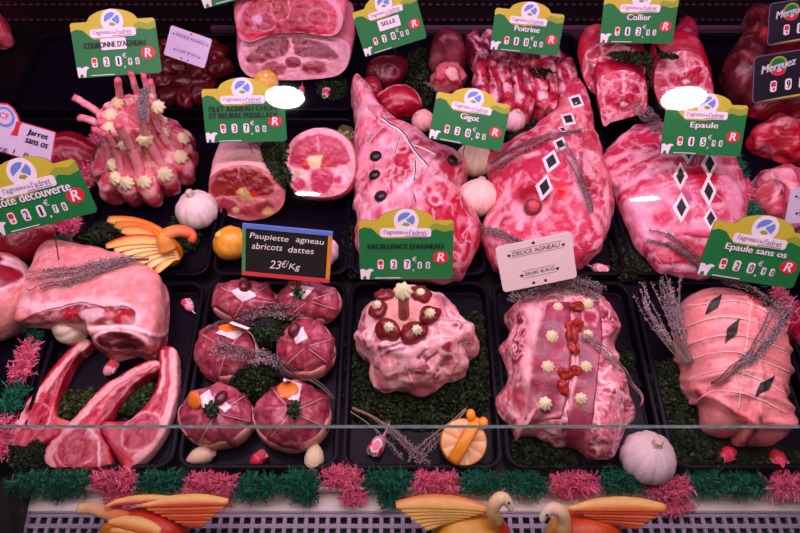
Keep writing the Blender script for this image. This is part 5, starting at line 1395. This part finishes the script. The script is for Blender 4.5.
# right edge knuckles
meat('meat_knuckle', 'folded pink knuckle of meat at the right edge above the white card', 'meat knuckle', [(753, 178), (758, 169), (768, 165), (784, 165), (800, 170), (815, 180), (815, 225), (795, 232), (772, 228), (760, 216), (753, 196)], .05, '#d86c78',
     [('n', 40, -.1, .7, '#e898a0', 3, .7), ('n', 60, .2, .8, '#a83044', 5, .7), ('l', [(765, 178), (772, 190), (766, 205)], 2.5, '#f4bcc0', 1.5), ('l', [(776, 182), (786, 192)], 3, '#f2a8b0', 1.5), ('l', [(770, 186), (776, 192), (774, 200)], 1.6, '#8c3044', 1.5), ('s', 50, 60, 4, .1, .6, '#f4c4c8', 6, .6)], sculpt=[('b', 40, .008, 3), ('n', 60, .002, 4), ('l', [(770, 186), (776, 192), (774, 200)], 3, -.004)])
meat('meat_shank', 'bright red shank of meat at the right edge under the lower black tag', 'meat shank', [(751, 135), (760, 126), (772, 117), (788, 114), (815, 116), (820, 158), (790, 162), (770, 154), (756, 148)], .05, '#c82c40',
     [('n', 40, -.1, .7, '#e05a68', 3, .7), ('n', 80, .2, .8, '#8c1c30', 5, .6), ('l', [(765, 128), (785, 122), (810, 126)], 2, '#f0a0a4', 1.5), ('s', 60, 20, 4, .1, .6, '#f0a0a8', 4, .7)], sculpt=[('b', 45, .006, 5), ('n', 70, .002, 2)])

# ================================================================== BACK ROW
def saddle(label, key, outl, org, tilt, ops, base, L, ax, **kw):
    t = thing('lamb_saddle', label, 'saddle of lamb', P(*org))
    facecut(t, key, outl, org, tilt, ax, L, base, ops, '#e8909a', [('n', 30, 0, .8, '#f0a8ac', 4, .6)], **kw)
saddle('lower saddle of lamb of the stack, pale fat rim round a dark cut face', 'saddle_low', [(239, 50), (243, 40), (258, 35), (278, 31), (295, 30), (318, 33), (338, 38), (349, 44), (350, 56), (346, 68), (338, 75), (325, 78), (300, 80), (275, 80), (254, 78), (244, 72), (239, 62)], (295, 79, .0), 48,
       [('p', [(246, 60), (254, 50), (268, 42), (285, 38), (290, 45), (286, 55), (270, 60), (255, 64)], '#92243a', 1.2), ('p', [(294, 38), (315, 41), (330, 47), (338, 56), (330, 60), (312, 58), (298, 56), (293, 46)], '#92243a', 1.2), ('l', [(290, 37), (291, 54)], .8, '#eab0b4', .8), ('r', (294, 63), (9, 7), 0, '#f0c0c4', .8, .8), ('e', (294, 63), (8, 6), 0, '#9c2c40', 1),
        ('e', (274, 69), (13, 7), 0, '#a83448', 1.5), ('e', (314, 68), (13, 7), 0, '#a83448', 1.5), ('e', (254, 69), (7, 5), 20, '#d8808a', 2), ('e', (336, 66), (7, 6), -20, '#e4a0a6', 2), ('n', 110, .35, .8, '#e8a4aa', 3, .3)], '#ecb2bc', .10, (0, 1, .25))
saddle('upper saddle of lamb of the stack, bright red cut face', 'saddle_top', [(238, 33), (236, 20), (241, 6), (252, -8), (275, -18), (300, -18), (325, -10), (338, 4), (343, 18), (340, 30), (332, 36), (316, 35), (300, 33), (275, 34), (262, 38), (252, 42), (242, 40)], (292, 38, .052), 48,
       [('p', [(240, 30), (243, 12), (254, 0), (275, -8), (310, -8), (328, 2), (337, 18), (332, 32), (312, 34), (290, 33), (268, 36), (252, 40)], '#c0284a', 1.2), ('r', (282, 17), (50, 24), 0, '#d8485e', 1, 2), ('p', [(273, 0), (290, 0), (289, 12), (283, 22), (276, 14)], '#b01830', 1), ('r', (281, 8), (9, 13), 0, '#e88a96', .8, .7), ('e', (265, 22), (10, 8), 0, '#b82e50', 1.2), ('r', (265, 22), (11, 9), 0, '#e08a9a', .7, .6), ('e', (296, 22), (9, 8), 0, '#b02a48', 1.2), ('r', (318, 18), (11, 9), 0, '#d88aa0', .7, .6),
        ('e', (258, 20), (5, 5), 0, '#d8b0c0', 1.5), ('e', (254, 36), (9, 3.5), -12, '#e0405a', 1.5), ('e', (326, 30), (9, 3.5), 12, '#e0405a', 1.5), ('l', [(256, 40), (268, 37)], 1, '#f4b8bc', 1), ('n', 110, .35, .8, '#f0a4aa', 3, .3)], '#e89aac', .10, (0, 1, .35))
carved_lemon('yellow carved lemon in front of the stacked saddles', 266, 82, 13, ZF, (.2, -.3, 1), '#f4b83c', '#fbe0b0')
radish('carved radish with upright white tail in front of the stacked saddles', 327, 95, 15, 100, seed=8, white=.5)
radish('small red radish in front of the stacked saddles, beside the glare', 302, 91, 10, 90, seed=9, white=.2)
parsley('parsley', 'parsley in the front right corner of the saddle tray', [(320, 76), (334, 74), (346, 80), (347, 94), (338, 100), (322, 98), (316, 88)], ZF, .012, .9, ('#162610', '#22361a', '#0a1206'), .0028, seed=18)

# stewing meat
rng = np.random.default_rng(5)
k = 0
for px_, py_ in [(x + rng.uniform(-4, 4), y + rng.uniform(-3, 3)) for y in (48, 60, 72, 84, 96) for x in (156, 171, 186, 201, 216) if not (x == 216 and y > 72) and not (y == 96 and x < 165)]:
    a = rng.uniform(0, 3.1); rx, ry = rng.uniform(11, 15), rng.uniform(6.5, 9)
    o = [(px_ + rx * math.cos(q) * math.cos(a) - ry * math.sin(q) * math.sin(a), py_ + rx * math.cos(q) * math.sin(a) + ry * math.sin(q) * math.cos(a)) for q in np.linspace(0, 6.283, 10, endpoint=False)]
    o_ = blob('stew_meat_chunk', o, ZF + rng.uniform(0, .006), .022, '#64121c', [('n', 60, 0, .8, '#8a2430', k, .7), ('n', 120, .3, .8, '#b85a62', k + 3, .5)], lump=(.005, 50), n=48, m=14, low=4, seed=k, p=3, label='dark red chunk of stewing meat in the back row tray', cat='meat chunk', group='dark stewing meat chunks')
    k += 1

# breast strips
rng = np.random.default_rng(9)
def rib_strip(label, pts, w, h, z0, ops, base, seed, grp='breast strips'):
    q = catmull(pts, 8, False); tg = np.gradient(q, axis=0); nn = np.stack([-tg[:, 1], tg[:, 0]], 1); nn /= np.linalg.norm(nn, axis=1, keepdims=True)
    o = [tuple(v) for v in q + nn * w / 2] + [tuple(v) for v in (q - nn * w / 2)[::-1]]
    meat('breast_strip', label, 'breast strip', o, h, base, ops + [('n', 55, .0, .5, '#fac8cc', seed + 7, .75), ('n', 75, .15, .6, '#941c38', seed + 8, .7)], z0=z0, p=4.5, sculpt=[('b', 50, .003, seed)], spine=pts, n=110, m=22, seed=seed, group=grp, lump=(.0022, 50), part='flesh', kf=.3, kb=.6)
xs = [481, 492, 503, 515, 527, 538, 549, 560, 570]
for i, x in enumerate(xs):
    hi = rng.uniform(-3, 3)
    rib_strip('reddish breast strip with white rib, one of the front bunch', [(x - 3 + hi, 70 + hi), (x + rng.uniform(-2, 2), 90), (x + 3, 110), (x - 2 + hi, 122)], 13, .05, -.01, [('n', 60, -.1, .7, '#e87888', i, .7), ('l', [(x - 3, 72), (x, 90), (x + 2, 112)], 1.4, '#f6bcc2', 1.2), ('e', (x + 1, 106), (4, 6), 0, '#f4c4c8' if i % 2 else '#c02038', 2), ('n', 90, .3, .8, '#a42840', i + 4, .6)], ('#cc3c54', '#c43450', '#d84c60')[i % 3], 40 + i)
for i, x in enumerate((478, 492, 506, 521, 536, 551)):
    rib_strip('darker breast strip in the rear bunch under the breast price tag', [(x - 8, 42), (x - 3, 52), (x + 2, 63), (x + 6, 72)], 13, .045, .0, [('n', 60, -.1, .7, '#b05a70', i, .7), ('l', [(x - 8, 42), (x - 2, 54), (x + 6, 70)], 1.2, '#d89aa8', 1.2)], '#8c2c44', 60 + i, 'rear breast strips')

# left part of the third row: red cuts
meat('meat_cut', 'dark red shank slice below the selling tag for saddle', 'meat cut', [(368, 64), (376, 58), (392, 56), (406, 58), (408, 68), (400, 80), (388, 88), (374, 82), (366, 74)], .035, '#74182a', [('n', 60, 0, .8, '#983448', 3, .6), ('r', (390, 75), (8, 6), 0, '#b86a78', 1, .8), ('l', [(372, 62), (395, 58)], 1, '#c07a88', 1)])
meat('meat_cut', 'small red meat piece left of the bright red chunk in the back row', 'meat cut', [(362, 82), (370, 76), (378, 80), (382, 92), (376, 100), (366, 96)], .03, '#b4384a', [('n', 80, 0, .8, '#d87880', 3, .7)])
meat('meat_cut', 'bright red meat chunk with pale fat rim behind the branch-decorated leg', 'meat cut', [(375, 99), (384, 92), (397, 85), (408, 86), (417, 92), (422, 104), (418, 113), (408, 117), (394, 119), (384, 112)], .045, '#b82c40', [('n', 50, 0, .8, '#cc5060', 3, .6), ('l', [(378, 96), (398, 87), (414, 91), (421, 103)], 1.6, '#f0a4a8', 1), ('l', [(382, 104), (400, 101), (418, 105)], 1.2, '#dc7c84', 1.2), ('l', [(386, 110), (404, 106)], 1, '#e08a90', 1)])
meat('meat_cut', 'brownish round leg joint at the back beside the dark parsley', 'meat cut', [(429, 56), (434, 40), (446, 33), (458, 37), (465, 52), (465, 68), (455, 70), (440, 66), (430, 64)], .07, '#7a2c3a', [('n', 40, 0, .8, '#985060', 3, .6), ('e', (436, 60), (7, 6), 0, '#c07a80', 3), ('e', (452, 60), (8, 7), 0, '#b06470', 3)])
meat('meat_cut', 'pink cut knuckle end above the leg price tag', 'meat cut', [(431, 76), (440, 67), (452, 65), (464, 70), (466, 80), (456, 90), (444, 92), (434, 87)], .045, '#e07880', [('n', 60, 0, .8, '#f0a8a8', 3, .7), ('e', (452, 78), (7, 6), 0, '#f4c8c0', 2), ('r', (452, 78), (8, 7), 0, '#c84858', 1, .8), ('l', [(434, 80), (446, 84), (460, 84)], 1, '#b83c50', 1)], sculpt=[('b', 60, .003, 4)])
parsley('parsley', 'large dark parsley bed behind the bright red chunk in the back row', [(404, 70), (412, 52), (428, 50), (432, 70), (432, 92), (428, 110), (420, 118), (422, 100), (410, 86)], ZF, .02, .8, ('#16220e', '#202e14', '#0a1006'), .003, seed=19)
thyme('pale thyme twig on the back row parsley', [(424, 84), (434, 90), (444, 96)], (5, 3), 3, (), .02, .004, leaves=14, leafr=(0, 1), leaf=.002, seed=38, leafcol=('#a08a90', '#b49ca4', '#7c6c70'))
parsley('parsley', 'dark parsley tuft on the rear bunch of breast strips', [(528, 70), (545, 66), (556, 70), (550, 78), (534, 80)], .035, .008, .9, ('#141c0e', '#1e2a14', '#0a1006'), .0026, seed=20)

# neck slices
def neck(label, key, outl, org, ops, L=.05, ax=(0, 1, .1), tilt=45, base='#e0647a'):
    t = thing('neck_slice', label, 'neck slice', P(*org))
    facecut(t, key, outl, org, tilt, ax, L, base, ops, '#c8384e', [('n', 50, 0, .8, '#e0707c', 4, .7), ('n', 80, .2, .8, '#8c1c34', 6, .5)], n=110, m=30, swell=.06, endround=.4, lump=.0016)
nops = lambda x, y: [('n', 70, -.1, .6, '#c8304c', 2, .8), ('w', 60, .1, '#f8c4c8', 5, .8), ('r', (x, y - 4), (20, 17), 0, '#f4b0b6', 1.2, 1.2), ('e', (x, y + 3), (7, 5), 0, '#b01430', 1.5), ('e', (x, y + 4), (4, 2.5), 0, '#f6d0d0', 1), ('l', [(x, y - 26), (x, y - 8)], 1.4, '#f8ccd0', 1.2), ('e', (x - 12, y + 1), (6, 6), 0, '#d0405a', 1.5), ('e', (x + 12, y + 1), (6, 6), 0, '#d0405a', 1.5)]
neck('neck slice at the front left of the pile, white bone lines on its face', 'neck_a', [(597, 82), (606, 74), (622, 70), (636, 73), (645, 82), (647, 100), (644, 112), (628, 118), (612, 122), (604, 126), (600, 110)], (624, 122, .02), nops(623, 100))
neck('neck slice at the right of the pile, behind the shoulder price tag', 'neck_b', [(655, 72), (662, 58), (674, 52), (690, 51), (703, 60), (711, 80), (714, 100), (708, 116), (690, 120), (668, 112), (656, 95)], (684, 116, .01), nops(685, 78), L=.055)
neck('neck slice at the back left of the pile under the neck price tag', 'neck_c', [(583, 60), (590, 47), (606, 42), (628, 46), (642, 58), (645, 75), (636, 92), (610, 98), (592, 92), (584, 78)], (614, 96, .035), nops(618, 70) + [('l', [(588, 62), (596, 84)], 2, '#8c1c34', 2)], base='#cc4a62', ax=(0, 1, .2))
meat('meat_cut', 'red lump of neck meat behind the neck price tag on the right', 'meat cut', [(668, 40), (676, 26), (684, 18), (694, 28), (696, 46), (688, 54), (674, 52)], .05, '#9c2c44', [('n', 60, 0, .8, '#bc5468', 3, .6)], z0=.02)
parsley('parsley', 'parsley sprig lying across the neck slices', [(608, 60), (622, 57), (640, 60), (656, 66), (670, 70), (668, 78), (654, 80), (650, 90), (644, 86), (636, 74), (618, 68), (608, 66)], .085, .008, 1.1, ('#162610', '#22361a', '#0a1206'), .0028, names=('neck_a', 'neck_b', 'neck_c'), seed=21)

# right back corner
meat('meat_rack', 'brownish lamb carcass piece standing at the right of the back row', 'meat', [(724, 70), (728, 55), (738, 42), (748, 24), (750, 6), (758, 2), (768, 6), (768, 40), (766, 60), (758, 80), (756, 100), (748, 114), (738, 104), (728, 92)], .075, '#7e3038', [('n', 40, 0, .8, '#9c4e50', 3, .6), ('n', 90, .2, .8, '#5c1c28', 6, .5), ('e', (757, 44), (5, 9), 0, '#e05a60', 2), ('l', [(734, 60), (745, 80)], 1.2, '#b87070', 1.2), ('s', 60, 60, 4, .1, .6, '#b06a68', 4, .7), ('n', 60, .1, .6, '#4c141e', 9, .7)], sculpt=[('b', 34, .004, 3)])
meat('meat_cut', 'red meat between the two black price tags', 'meat cut', [(752, 46), (766, 44), (790, 42), (815, 38), (815, 62), (785, 66), (755, 62)], .075, '#c84050', [('n', 60, 0, .8, '#e07880', 3, .7), ('n', 80, .2, .8, '#9c2034', 6, .6)])
meat('meat_cut', 'dark red meat below the lower black price tag', 'meat cut', [(750, 104), (770, 96), (815, 92), (815, 118), (780, 122), (756, 122), (748, 114)], .05, '#9c1e34', [('n', 60, 0, .8, '#c04a58', 3, .6)])
# ------------------------------------------------------------------ price tags and cards
green_tag([(66.5, 23), (153, 18), (163.5, 72), (81, 78.5)], .125, "COURONNE D'AGNEAU", '21', '90', 'green price tag reading COURONNE D\'AGNEAU above the crown roast', tcol='ink', sticker=(-.02, .36, .30, .13), twidth=.72, th=.065, tilt=45)
green_tag([(189, -46), (270, -68), (285, -13), (201.5, 9.5)], .10, '', '21', '90', 'green price tag cut off by the top edge, only its sheep corner showing', pinlen=0)
green_tag([(352, 13), (414, -7), (428, 37.5), (365, 57)], .075, 'SELLE', '20', '90', 'green price tag tilted left, beside the stacked saddles', sticker=(0, .37, .34, .16), tcol='ink', twidth=.22, th=.06)
green_tag([(497, 8), (565.5, 14.5), (557, 56.5), (488.5, 49)], .085, 'Poitrine', '10', '90', 'green price tag reading Poitrine above the breast strips', twidth=.36)
green_tag([(603, -3), (678, -2), (673.5, 43.5), (601, 43)], .11, 'Collier', '12', '95', 'green price tag reading Collier above the neck slices', twidth=.32)
green_tag([(202, 88.5), (284.5, 88), (286, 140.5), (205.5, 143.5)], .085, '', '37', '90', 'green price tag with two lines of black capitals above the left saddle roll', tcol='ink', lines=('FILET AGNEAU CHOPE', 'ET BEURRE PERSILLADE'), twidth=.84, th=.062, tilt=42)
green_tag([(438.5, 91.5), (511, 105.5), (501, 151.5), (427, 138)], .085, 'Gigot', '20', '90', 'green price tag reading Gigot between the two legs of lamb', twidth=.25, th=.1, tilt=45)
green_tag([(666, 104), (749, 104), (739.5, 158), (661, 152)], .08, 'Epaule', '15', '90', 'green price tag reading Epaule above the flat shoulder', twidth=.34, th=.09, tilt=42)
cd = green_tag([(-25, 184), (77.5, 157.5), (94.5, 212.5), (-9, 239)], .085, 'C\u00f4te d\u00e9couverte', '21', '70', 'green price tag reading C\u00f4te d\u00e9couverte at the left edge', twidth=.74, th=.085, pinlen=0)
A_, B_ = cd.w3([(.07, .04)], -.001)[0], lay(58, 261, ('rack_of_lamb',), .05, -.004)[0]
V, Fc = tube(np.array([A_, B_]), .0008, 6); mk('pin', V, Fc, 'pin', cd.t)
green_tag([(359, 220.5), (453.5, 220), (453, 279), (359.5, 279.5)], .055, "EXCELLENCE D'AGNEAU", '27', '10', 'green price tag reading EXCELLENCE D\'AGNEAU before the round roast', tcol='ink', twidth=.8, th=.058)
green_tag([(712, 220), (810, 235), (797, 290), (699.5, 274)], .075, 'Epaule sans os', '20', '90', 'green price tag reading Epaule sans os above the string-tied roast', twidth=.62, th=.085)

def card(corners, z, label, l1, l2, mat, w1, w2, pinlen=.03, tilt=35, y1=.78, y2=.3, dots=True, u0=0):
    pl = Plate(corners, z, tilt, 'price_card', label, 'price card', 'plain rounded price cards')
    h = pl.h
    pl.poly('plate', rrect(0, h / 2, 1, h, .05), mat, 0, .001)
    pl.text('name_lettering', l1, (u0 + .02, h * y1), w1, .06, 'ink', .0004, shear=.1)
    pl.text('price_lettering', l2, (u0 + .02, h * y2), w2, .055, 'ink', .0004, shear=.1)
    for y, w in ((y1, w1), (y2, w2)):
        pl.poly('rule', rrect(u0 + .02, h * y + .05, w * 1.1, .004, .001, 2), 'purple_ink', .0003)
        pl.poly('rule', rrect(u0 + .02, h * y - .05, w * 1.1, .004, .001, 2), 'purple_ink', .0003)
        for s in (-1, 1):
            hx, hy = u0 + .02 + s * (w * .55 + .02), h * y - .01
            pl.poly('heart', [(hx, hy - .025), (hx + .024, hy + .005), (hx + .015, hy + .02), (hx, hy + .01), (hx - .015, hy + .02), (hx - .024, hy + .005)], 'ink', .0004)
    if dots:
        pl.poly('punch_hole', circle(0, h * .93, .02, n=12), 'ink', .0003)
        for x in (-.08, .08): pl.poly('punch_hole', circle(x, h * .08, .02, n=12), 'ink', .0003)
    if pinlen: pl.pin(pinlen)
card([(495, 247), (570.5, 232), (577.5, 277), (503.5, 293)], .075, 'pale pink card reading DELICE AGNEAU behind the ham-strip roast', 'DELICE AGNEAU', '20,00 \u20ac/KG', 'pinkcard', .62, .40)
card([(171, 25.5), (212.5, 39), (204, 69), (163.5, 54)], .06, 'lilac card leaning over the dark stewing meat', 'VIANDE AGNEAU', '12,80 \u20ac/KG', 'lilac', .72, .52, tilt=45)
card([(788, 190), (850, 184), (852, 222), (788, 222)], .075, 'lilac card cut off by the right edge above the last green tag', 'JARRET', '12,50', 'lilac', .5, .4, u0=-.12)

# chalkboard
pl = Plate([(241, 223), (331, 232), (331, 282.5), (243.5, 275)], .055, 35, 'chalkboard', 'small chalkboard with coloured frame reading Paupiette agneau abricots dattes', 'chalkboard')
h = pl.h
pl.poly('slate', rrect(0, h / 2, .97, h - .03, .004, 2), 'slate', 0, .0022)
bw = .03
def bar(name, pts, mat): pl.poly(name, pts, mat, .0014, .004)
bar('frame_side', [(-.5, h - bw * 1.6), (.5, h - bw * 1.6), (.5, h), (-.5, h)], 'f_blue')
bar('frame_side', [(-.5, 0), (.5, 0), (.5, bw * 1.5), (-.5, bw * 1.5)], 'f_red')
bar('frame_side', [(-.5, bw * 1.5), (-.5 + bw * 1.3, bw * 1.5), (-.5 + bw * 1.3, h - bw * 1.6), (-.5, h - bw * 1.6)], 'f_green')
bar('frame_side', [(.5 - bw * 1.5, bw * 1.5), (.5, bw * 1.5), (.5, h - bw * 1.6), (.5 - bw * 1.5, h - bw * 1.6)], 'f_orange')
pl.text('chalk_lettering', 'Paupiette', (-.20, h * .77), .43, .085, 'chalk', .0003, shear=.18, rot=-1)
pl.text('chalk_lettering', 'agneau', (.25, h * .76), .31, .065, 'chalk', .0003, shear=.18, rot=-1)
pl.text('chalk_lettering', 'abricots', (-.22, h * .60), .34, .075, 'chalk', .0003, shear=.18, rot=1)
pl.text('chalk_lettering', 'dattes', (.16, h * .59), .29, .07, 'chalk', .0003, shear=.18, rot=1)
pl.text('chalk_lettering', '23', (-.12, h * .26), .12, .1, 'chalk', .0003, shear=.25)
pl.text('chalk_lettering', '\u20ac/', (-.015, h * .29), .07, .09, 'chalk', .0003, shear=.25)
pl.text('chalk_lettering', 'Kg', (.095, h * .24), .12, .095, 'chalk', .0003, shear=.25)

# black tags at the upper right
def black_tag(corners, z, label, digits):
    pl = Plate(corners, z, 35, 'price_tag', label, 'price tag', 'black price tags', 0)
    h = pl.h
    pl.poly('plate_edge', rrect(0, h / 2, 1, h, .05), 'purple_ink', -.0002, .001)
    pl.poly('plate', rrect(0, h / 2, .985, h - .015, .045), 'blackplate', .0001, .001)
    pl.poly('bottom_band', [(-.48, .015), (.48, .015), (.48, .05), (-.2, .03)], 'yellow', .0003)
    e = pl.poly('emblem', circle(-.24, h * .74, .1, .1), 'yellow2', .0003)
    pl.poly('emblem_ring', circle(-.24, h * .76, .075, .07), 'green', .0006, parent=e)
    pl.poly('emblem_ribbon', circle(-.23, h * .60, .07, .035), 'red', .0007, parent=e)
    pl.text('name_lettering', 'Merguez', (-.24, h * .72), .36, .11, 'lilac', .001, shear=.25, rot=8, grow=.008)
    for x, d in ((-.28, None), (-.12, digits[0]), (.03, digits[1])):
        price_box(pl, (x, .16), .07, .12, d, 'ink', .0004, d is None)
black_tag([(771, 3), (856, -9), (850, 34), (766, 46.5)], .10, 'upper black price tag with a green emblem at the top right', '18')
black_tag([(754, 57), (848, 42), (846, 90), (752.5, 104)], .085, 'lower black price tag with a green emblem at the right edge', '97')

# handwritten butcher card, left
pl = Plate([(-45, 101), (55.5, 133), (51, 166), (-50, 138)], .09, 40, 'price_card', 'white handwritten card with round emblem reading Jarret sans os at the left edge', 'price card')
h = pl.h
pl.poly('card_edge', [(-.5, 0), (.5, 0), (.5, h), (.14, h), (.11, h + .06), (.06, h + .11), (0, h + .135), (-.08, h + .12), (-.14, h + .06), (-.17, h), (-.5, h)], 'f_red', -.0003, .001)
pl.poly('plate', [(-.49, .01), (.49, .01), (.49, h - .01), (.13, h - .01), (.1, h + .05), (.05, h + .1), (0, h + .12), (-.07, h + .105), (-.13, h + .05), (-.16, h - .01), (-.49, h - .01)], 'lilac', .0001, .001)
e = pl.poly('round_emblem', circle(-.01, h + .0, .1), 'blue', .0004)
pl.poly('emblem_centre', circle(-.01, h + .0, .075), 'lilac', .0006, parent=e)
pl.text('emblem_letters', 'CF', (-.01, h + .01), .09, .06, 'red', .0008, parent=e)
pl.poly('red_ribbon', [(.07, h - .16), (.14, h - .15), (.15, h - .04), (.17, h - .0), (.11, h - .01), (.1, h - .09)], 'red', .0005)
pl.text('name_lettering', 'Jarret', (.33, h - .08), .2, .075, 'ink', .0006, shear=.25, grow=.008)
pl.text('name_lettering', 'sans os', (.33, h - .165), .22, .05, 'ink', .0006, shear=.25, grow=.006)
pl.text('price_lettering', 'kg 1  8', (.12, .04), .3, .06, 'ink', .0006, shear=.25)
pl.pin(.04)

# ------------------------------------------------------------------ glass of the case
def glassmat():
    m, N, L, b = nodes('clear_glass')
    N.remove(b)
    out = N['Material Output']
    tr_, gl, mx, fr = N.new('ShaderNodeBsdfTransparent'), N.new('ShaderNodeBsdfGlossy'), N.new('ShaderNodeMixShader'), N.new('ShaderNodeFresnel')
    tr_.inputs[0].default_value = (.97, .985, .98, 1)
    gl.inputs['Roughness'].default_value = .02
    fr.inputs['IOR'].default_value = 1.5
    ge, mr = N.new('ShaderNodeNewGeometry'), N.new('ShaderNodeMapRange')     # same sheen seen from either side
    mr.inputs['To Min'].default_value = 1.45; mr.inputs['To Max'].default_value = 1 / 1.45
    L.new(ge.outputs['Backfacing'], mr.inputs['Value']); L.new(mr.outputs[0], fr.inputs['IOR'])
    L.new(fr.outputs[0], mx.inputs[0]); L.new(tr_.outputs[0], mx.inputs[1]); L.new(gl.outputs[0], mx.inputs[2]); L.new(mx.outputs[0], out.inputs[0])
    return m
M['glass'] = glassmat()
M['glass_edge'] = flat('ground_glass_edge', '#5c7a74', .25, spec=.6)
def pane(name, p0, p1, th, rim=1):
    """one pane from lower edge p0 (y,z) to upper edge p1, spanning the case; rim faces carry the ground edge"""
    (y0, z0), (y1, z1) = p0, p1
    d = np.array([y1 - y0, z1 - z0]); d /= np.linalg.norm(d); n = np.array([-d[1], d[0]]) * th
    q = [(y0, z0), (y1, z1), (y1 + n[0], z1 + n[1]), (y0 + n[0], z0 + n[1])]
    V = [(x, a, b) for x in (-.95, .95) for a, b in q]
    Fc = [(0, 4, 5, 1), (2, 6, 7, 3), (1, 5, 6, 2), (0, 3, 7, 4), (0, 1, 2, 3), (4, 7, 6, 5)]
    mk(name, V, Fc, None, kind='structure', smooth=False, mats=['glass', 'glass_edge'], mi=[0, 0, rim, rim, rim, rim])
e = P(400, 425, 0); d = ray(400, 425)
k = (-.355 - CAM[1]) / d[1]
edge = CAM + d * k
pane('window_1', (-.375, -.06), (edge[1], edge[2]), .0017)
pane('window_2', (edge[1] + .001, edge[2] + .001), (-.10, .80), .004, 0)

# shop spotlights behind the customer, added streak lamps; they mirror in the upper pane
u0 = np.array([0, edge[1] + .001, edge[2] + .001]); u1 = np.array([0, -.10, .80])
dd = (u1 - u0) / np.linalg.norm(u1 - u0); NP = np.array([0, -dd[2], dd[1]])
M['lamp_on'] = flat('lamp_glow', '#ffffff', .5, emit=('#fff4fb', 60.0))
M['lamp_case'] = flat('lamp_housing', '#d8d8d8', .4)
def lamp(label, px, py, dist, w, hgt, name, cat):
    d = ray(px, py)
    t_ = np.dot(u0 - CAM, NP) / np.dot(d, NP); hit = CAM + d * t_
    r = d - 2 * np.dot(d, NP) * NP
    c = hit + r * dist
    s = (t_ + dist) / FPX
    t = thing(name, label, cat, c)
    nz = -r / np.linalg.norm(r)
    R = frame(nz, (0, 0, 1))
    V, Fc = lathe([(1.0, 0), (.97, .0), (.02, .0)], 40)
    V[:, 2] += .01 / (w * s)
    A = c + (V * np.array([w * s, hgt * s, w * s])) @ R.T
    mk('bulb_face', A, Fc, 'lamp_on', t)
    V, Fc = lathe([(1.04, .008 / .1), (1.12, 0), (1.1, -.4), (.7, -.8), (.02, -.8)], 40)
    A = c + (V * np.array([w * s, hgt * s, .1])) @ R.T
    mk('housing', A, Fc, 'lamp_case', t)
lamp('round shop spotlight mirrored as the left white glare', 285, 97, 1.9, 18, 10, 'ceiling_spotlight', 'ceiling light')
lamp('round shop spotlight mirrored as the right white glare', 683, 98, 1.9, 18.5, 9.5, 'ceiling_spotlight', 'ceiling light')
lamp('slim added lamp mirrored as a thin streak on the right saddle roll', 308, 193.5, 2.2, 13, 1.6, 'added_streak_lamp', 'ceiling light')  # added lamp, stands in for a second reflection of the spotlights
lamp('slim added lamp mirrored as a thin streak on the flat shoulder', 644, 198.5, 2.2, 13, 1.6, 'added_streak_lamp', 'ceiling light')  # likewise added, only there to mirror as the right streak

# ------------------------------------------------------------------ camera, lights, world
cam = bpy.data.cameras.new('camera'); co = bpy.data.objects.new('camera', cam); COLL.objects.link(co)
cam.sensor_width = 36; cam.lens = 36 * FPX / 800; cam.clip_start = .01
co.location = tuple(CAM); co.rotation_euler = (math.pi / 2 - PITCH, 0, 0)
bpy.context.scene.camera = co
def area(name, loc, target, sx, sy, power, col):
    l = bpy.data.lights.new(name, 'AREA'); l.shape = 'RECTANGLE'; l.size = sx; l.size_y = sy; l.energy = power; l.color = col
    o = bpy.data.objects.new(name, l); COLL.objects.link(o); o.location = loc
    o.rotation_euler = (Vector(target) - Vector(loc)).to_track_quat('-Z', 'Y').to_euler()
PINK = (1.0, .63, .90)
area('case_tube_light', (0, .08, .80), (0, .08, 0), 1.5, .05, 8.6, PINK)
area('case_rear_tube_light', (0, .42, .72), (0, .30, 0), 1.5, .05, 1.7, PINK)
area('case_front_tube_light', (0, -.18, .62), (0, -.12, 0), 1.5, .05, 3.4, (1.0, .76, .74))
w = bpy.data.worlds.new('shop'); bpy.context.scene.world = w; w.use_nodes = True
w.node_tree.nodes['Background'].inputs[0].default_value = (.9, .6, .8, 1)
w.node_tree.nodes['Background'].inputs[1].default_value = .012
sc = bpy.context.scene
sc.view_settings.view_transform = 'Standard'; sc.view_settings.look = 'None'; sc.view_settings.gamma = 1; sc.view_settings.exposure = 0
sc.view_settings.use_curve_mapping = False
